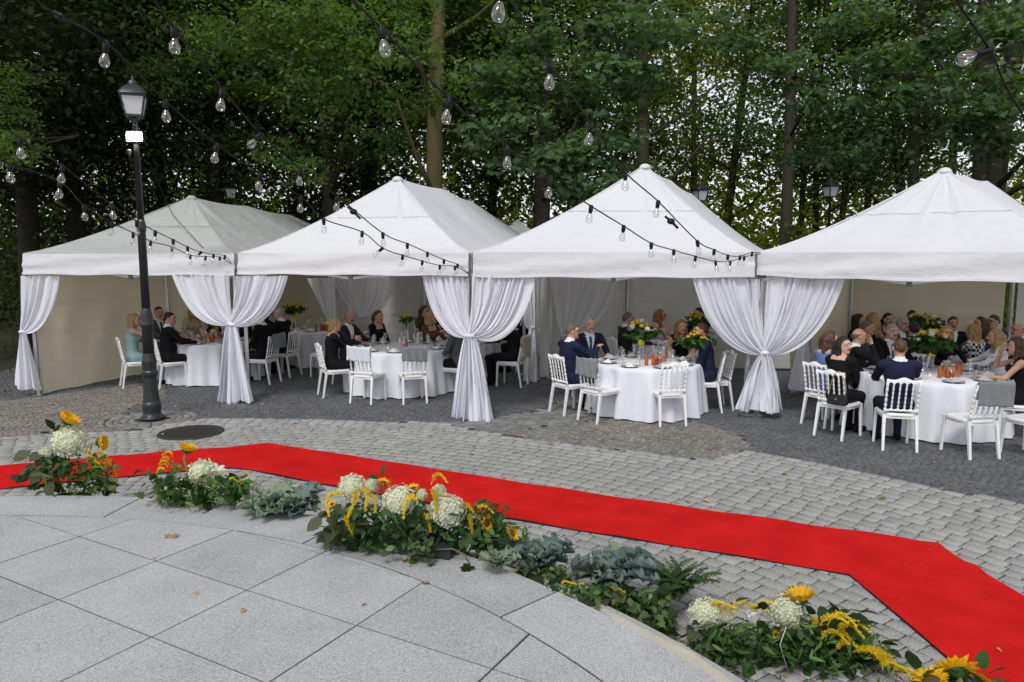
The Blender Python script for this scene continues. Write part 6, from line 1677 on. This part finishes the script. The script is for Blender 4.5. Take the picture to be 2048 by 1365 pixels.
# ================================================================== STREET LAMPS
def lantern(parent, z, k=1.0):
    """four-sided tapered lantern: panes, frame bars, roof, finial"""
    L_ = empty('lantern', (0, 0, z)); L_.parent = parent
    w0, w1, h = .105 * k, .150 * k, .26 * k
    for q in range(4):
        a = q * math.pi / 2 + .35; R = Matrix.Rotation(a, 3, 'Z')
        b = MB(); b.add([R @ Vector(v) for v in ((-w0 * .9, -w0 * .97, .01), (w0 * .9, -w0 * .97, .01), (w1 * .9, -w1 * .97, h - .01), (-w1 * .9, -w1 * .97, h - .01))], [(0, 1, 2, 3)]); b.build('pane', 'lamp_pane', L_, smooth=False)
        b = MB(); b.bar(R @ Vector((-w0, -w0, 0)), R @ Vector((-w1, -w1, h)), .02 * k); b.build('frame_bar', 'lamp_paint', L_, smooth=False)
    Rz = .35
    b = MB(); b.box((0, 0, -.005), (w0 * 2.1, w0 * 2.1, .03), Rz); b.box((0, 0, h + .01), (w1 * 2.2, w1 * 2.2, .03), Rz)
    b.lathe([(.06 * k, -.06 * k), (.085 * k, -.02)], n=10); b.build('lantern_base', 'lamp_paint', L_, smooth=False)
    b = MB(); P = []
    for r, zz in ((1.28, h + .02), (1.22, h + .045), (.95, h + .10 * k), (.52, h + .16 * k), (.40, h + .17 * k), (.42, h + .20 * k), (.2, h + .225 * k), (.10, h + .24 * k), (.13, h + .26 * k), (.02, h + .285 * k)):
        n = 24; row = []
        for i in range(n + 1):
            t = 2 * math.pi * i / n; e = .35 if r > .6 else .8; c, s = math.cos(t), math.sin(t); x = math.copysign(abs(c) ** e, c) * r * w1; y = math.copysign(abs(s) ** e, s) * r * w1
            row.append((x * math.cos(Rz) - y * math.sin(Rz), x * math.sin(Rz) + y * math.cos(Rz), zz))
        P.append(row)
    b.grid(P); b.build('lantern_roof', 'lamp_paint', L_)
def column(parent, top=4.22, k=1.0, slim=1.0):
    b = MB(); b.lathe([(.165, 0), (.165, .03), (.15, .045), (.13, .06), (.118, .10), (.128, .16), (.132, .22), (.115, .27)], n=24, sx=k, sy=k); b.build('base', 'lamp_paint', parent)
    b = MB(); b.lathe([(.112, .26), (.10, .40), (.092, .60), (.095, .63), (.108, .66), (.108, .70), (.095, .72), (.098, .78), (.10, .86), (.085, .93), (.078, .98)], n=12, sx=k, sy=k); b.build('pedestal', 'lamp_paint', parent, smooth=False)
    b = MB(); b.lathe([(.078, .97), (.074, 1.34), (.092, 1.37), (.092, 1.40), (.082, 1.42), (.088, 1.50), (.076, 1.56), (.066, 1.60), (.060, 1.62)], n=20, sx=k, sy=k); b.build('collar', 'lamp_paint', parent)
    b = MB(); b.lathe([(.058, 1.60), (.055, 2.70), (.064, 2.73), (.066, 2.78), (.056, 2.84), (.046, 2.88)], n=16, sx=k, sy=k); b.build('shaft', 'lamp_paint', parent)
    b = MB(); b.lathe([(.044, 2.86), (.036, top - .02), (.05, top)], n=14, sx=k, sy=k); b.build('upper_shaft', 'lamp_paint', parent)
t = empty('street_lamp', (LAMP.x, LAMP.y, 0), 0, 'black ornate lamp post with a lit floodlight below its lantern', 'street lamp', 'black lantern lamps')
column(t, 4.25); lantern(t, 4.31, 1.0)
fl = empty('floodlight', (0.02, -.06, 4.02)); fl.parent = t
b = MB(); b.box((0, 0, 0), (.23, .06, .14)); b.box((0, .045, 0), (.16, .04, .10)); b.build('housing', 'lamp_paint', fl, smooth=False)
b = MB(); b.box((0, -.034, 0), (.175, .008, .085)); b.build('lens', 'flood_lens', fl, smooth=False)
b = MB(); b.tube([(-.13, .01, 0), (-.13, .06, -.02), (0, .09, -.06), (.13, .06, -.02), (.13, .01, 0)], .008, 6); b.build('bracket', 'lamp_paint', fl)
ld = bpy.data.lights.new('floodlight_glow', 'AREA'); ld.energy = 40; ld.size = .2; ld.size_y = .12; ld.shape = 'RECTANGLE'; ld.color = (1, .86, .62)
lo_ = bpy.data.objects.new('floodlight_glow', ld); COL.objects.link(lo_); lo_.parent = fl; lo_.location = (0, -.05, 0); lo_.rotation_euler = (math.radians(75), 0, 0)
for s in (-1, 1):
    sp = MB(); sp.lathe([(.012, 0), (.02, .03), (.032, .09), (.034, .10)], (s * .05 - .03, -.05, 0), n=10); sp.build('spot_head', 'lamp_paint', t, loc=(0, 0, 4.16 if s > 0 else 3.74))
for lab, px, py, Y, k, sh in (('black lantern lamp peeking over the far left tent roof', 462, 388, 21.5, 1.0, True), ('black lantern lamp peeking over the third tent roof', 1400, 392, 20.0, 1.0, True), ('black lantern lamp post standing between the third and right-hand tents', 1661, 384, 20.0, 1.0, True)):
    p = UY(px, py, Y); t = empty('street_lamp', (p.x, Y, 0), 0, lab, 'street lamp', 'black lantern lamps'); column(t, p.z - .19); lantern(t, p.z - .13, k)

# ================================================================== STRING LIGHTS
b = MB(); b.lathe([(.010, .012), (.019, .006), (.020, -.040), (.016, -.046), (.0155, -.062)], n=10); SOCK = b.mesh('socket', 'cable_black')
b = MB(); b.lathe([(.013, -.058), (.014, -.068), (.022, -.082), (.029, -.100), (.0305, -.115), (.027, -.132), (.018, -.143), (.002, -.147)], n=16, cap=False); BULB = b.mesh('bulb', 'bulb_glass')
b = MB()
for s in (-1, 1): b.tube([(s * .004, 0, -.075), (s * .012, 0, -.10), (s * .008, 0, -.128)], .0016, 4)
FIL = b.mesh('filament', 'filament')
def string(label, pts, ends, knots=(), turn=None):
    """pts: bulb pixels with distances; cable passes just above them"""
    t = empty('string_light', (0, 0, 0), 0, label, 'string lights', 'festoon lights over the plaza')
    path = []
    for px, py, Y in ends[0]: path.append(UY(px, py, Y))
    B = []
    for px, py, Y in pts:
        p = UY(px, py, Y) + Vector((0, 0, .11)); B.append(p); path.append(p)
    for px, py, Y in ends[1]: path.append(UY(px, py, Y))
    # smooth cable
    P = []
    for i in range(len(path) - 1):
        p0, p1, p2, p3 = path[max(i - 1, 0)], path[i], path[i + 1], path[min(i + 2, len(path) - 1)]
        for k in range(4):
            u = k / 4; P.append(.5 * ((2 * p1) + (p2 - p0) * u + (2 * p0 - 5 * p1 + 4 * p2 - p3) * u * u + (3 * p1 - p0 - 3 * p2 + p3) * u ** 3))
    P.append(path[-1])
    b = MB(); b.tube(P, .0055, 6); b.build('cable', 'cable_black', t)
    for i, p in enumerate(B):
        tilt = random.choice((0, 0, 0, .15, -.2, .9 if i % 5 == 2 else .1))
        if turn is not None: tilt = turn
        s = link('socket', SOCK, t, scale=.92, loc=p, rot=(random.uniform(-.12, .12), tilt, random.uniform(-.5, .5)))
        link('bulb', BULB, s); link('filament', FIL, s)
    for px, py, Y in knots:
        b = MB(); b.ell(UY(px, py, Y), (.036, .024, .028) if Y > 5 else (.024, .016, .02), 10, 7); b.tube([UY(px - 12, py - 10, Y), UY(px, py, Y), UY(px + 14, py + 14, Y)], .012, 6); b.build('connector', 'cable_black', t)
def ramp(L, y0, y1):
    n = len(L); return [(x, y, y0 + (y1 - y0) * i / (n - 1)) for i, (x, y) in enumerate(L)]
string('festoon string at the far left, the lower of two, ending at the first tent post', ramp([(22, 360), (122, 392), (170, 437), (225, 468), (268, 487), (303, 502), (345, 512), (381, 527), (412, 529), (440, 529)], 5.2, 11.4), ([(-120, 270, 4.6)], [(462, 528, 11.75)]))
string('festoon string at the far left, the upper of two, ending at the first tent post', ramp([(42, 311), (127, 361), (224, 435), (275, 466), (312, 484), (347, 499), (376, 512), (403, 521), (428, 525), (450, 526)], 5.0, 11.5), ([(-100, 170, 4.4)], [(463, 527, 11.76)]))
string('festoon string from the upper left corner to the middle post', ramp([(215, 127), (333, 238), (435, 321), (521, 376), (603, 420), (648, 462), (725, 486), (766, 517), (806, 530), (845, 540), (880, 548), (910, 549)], 4.2, 10.4), ([(60, -40, 3.5), (85, 12, 3.7)], [(936, 548, 10.74)]), ((120, 34, 3.85),))
string('festoon string crossing above the second tent peak to the middle post', ramp([(350, 100), (447, 216), (523, 301), (602, 366), (676, 418), (766, 489), (815, 508), (855, 524), (888, 537), (915, 545)], 3.9, 10.3), ([(265, -60, 3.4)], [(936, 546, 10.74)]), ((707, 424, 7.0),))
string('festoon string over the middle of the picture to the right post', ramp([(762, 105), (898, 240), (1014, 330), (1100, 390), (1182, 441), (1247, 478), (1302, 510), (1347, 522), (1391, 533), (1430, 541), (1460, 540), (1488, 530)], 3.5, 10.2), ([(640, -60, 3.0)], [(1521, 509, 10.66)]))
string('steep festoon string with the largest bulb, from the top centre to the right post', ramp([(1005, 33), (1099, 170), (1182, 284), (1250, 376), (1316, 430), (1394, 506), (1428, 521), (1455, 530), (1480, 530), (1504, 521)], 3.0, 10.3), ([(930, -110, 2.6)], [(1522, 507, 10.66)]), ((1342, 443, 6.5),))
string('short piece of festoon string at the upper right corner', [(1975, 158, 3.0)], ([(1880, -60, 2.7), (1925, 20, 2.85)], [(2010, 170, 3.2), (2050, 240, 3.4), (2120, 380, 3.7)]), turn=1.25)
t = empty('guy_line', (0, 0, 0), 0, 'thin black guy line from the tree to the first tent post', 'cable'); b = MB(); b.tube([UY(300, 330, 15), UY(345, 430, 13), UY(400, 490, 12.3), UY(455, 545, 11.85)], .006, 5); b.build('line', 'cable_black', t)
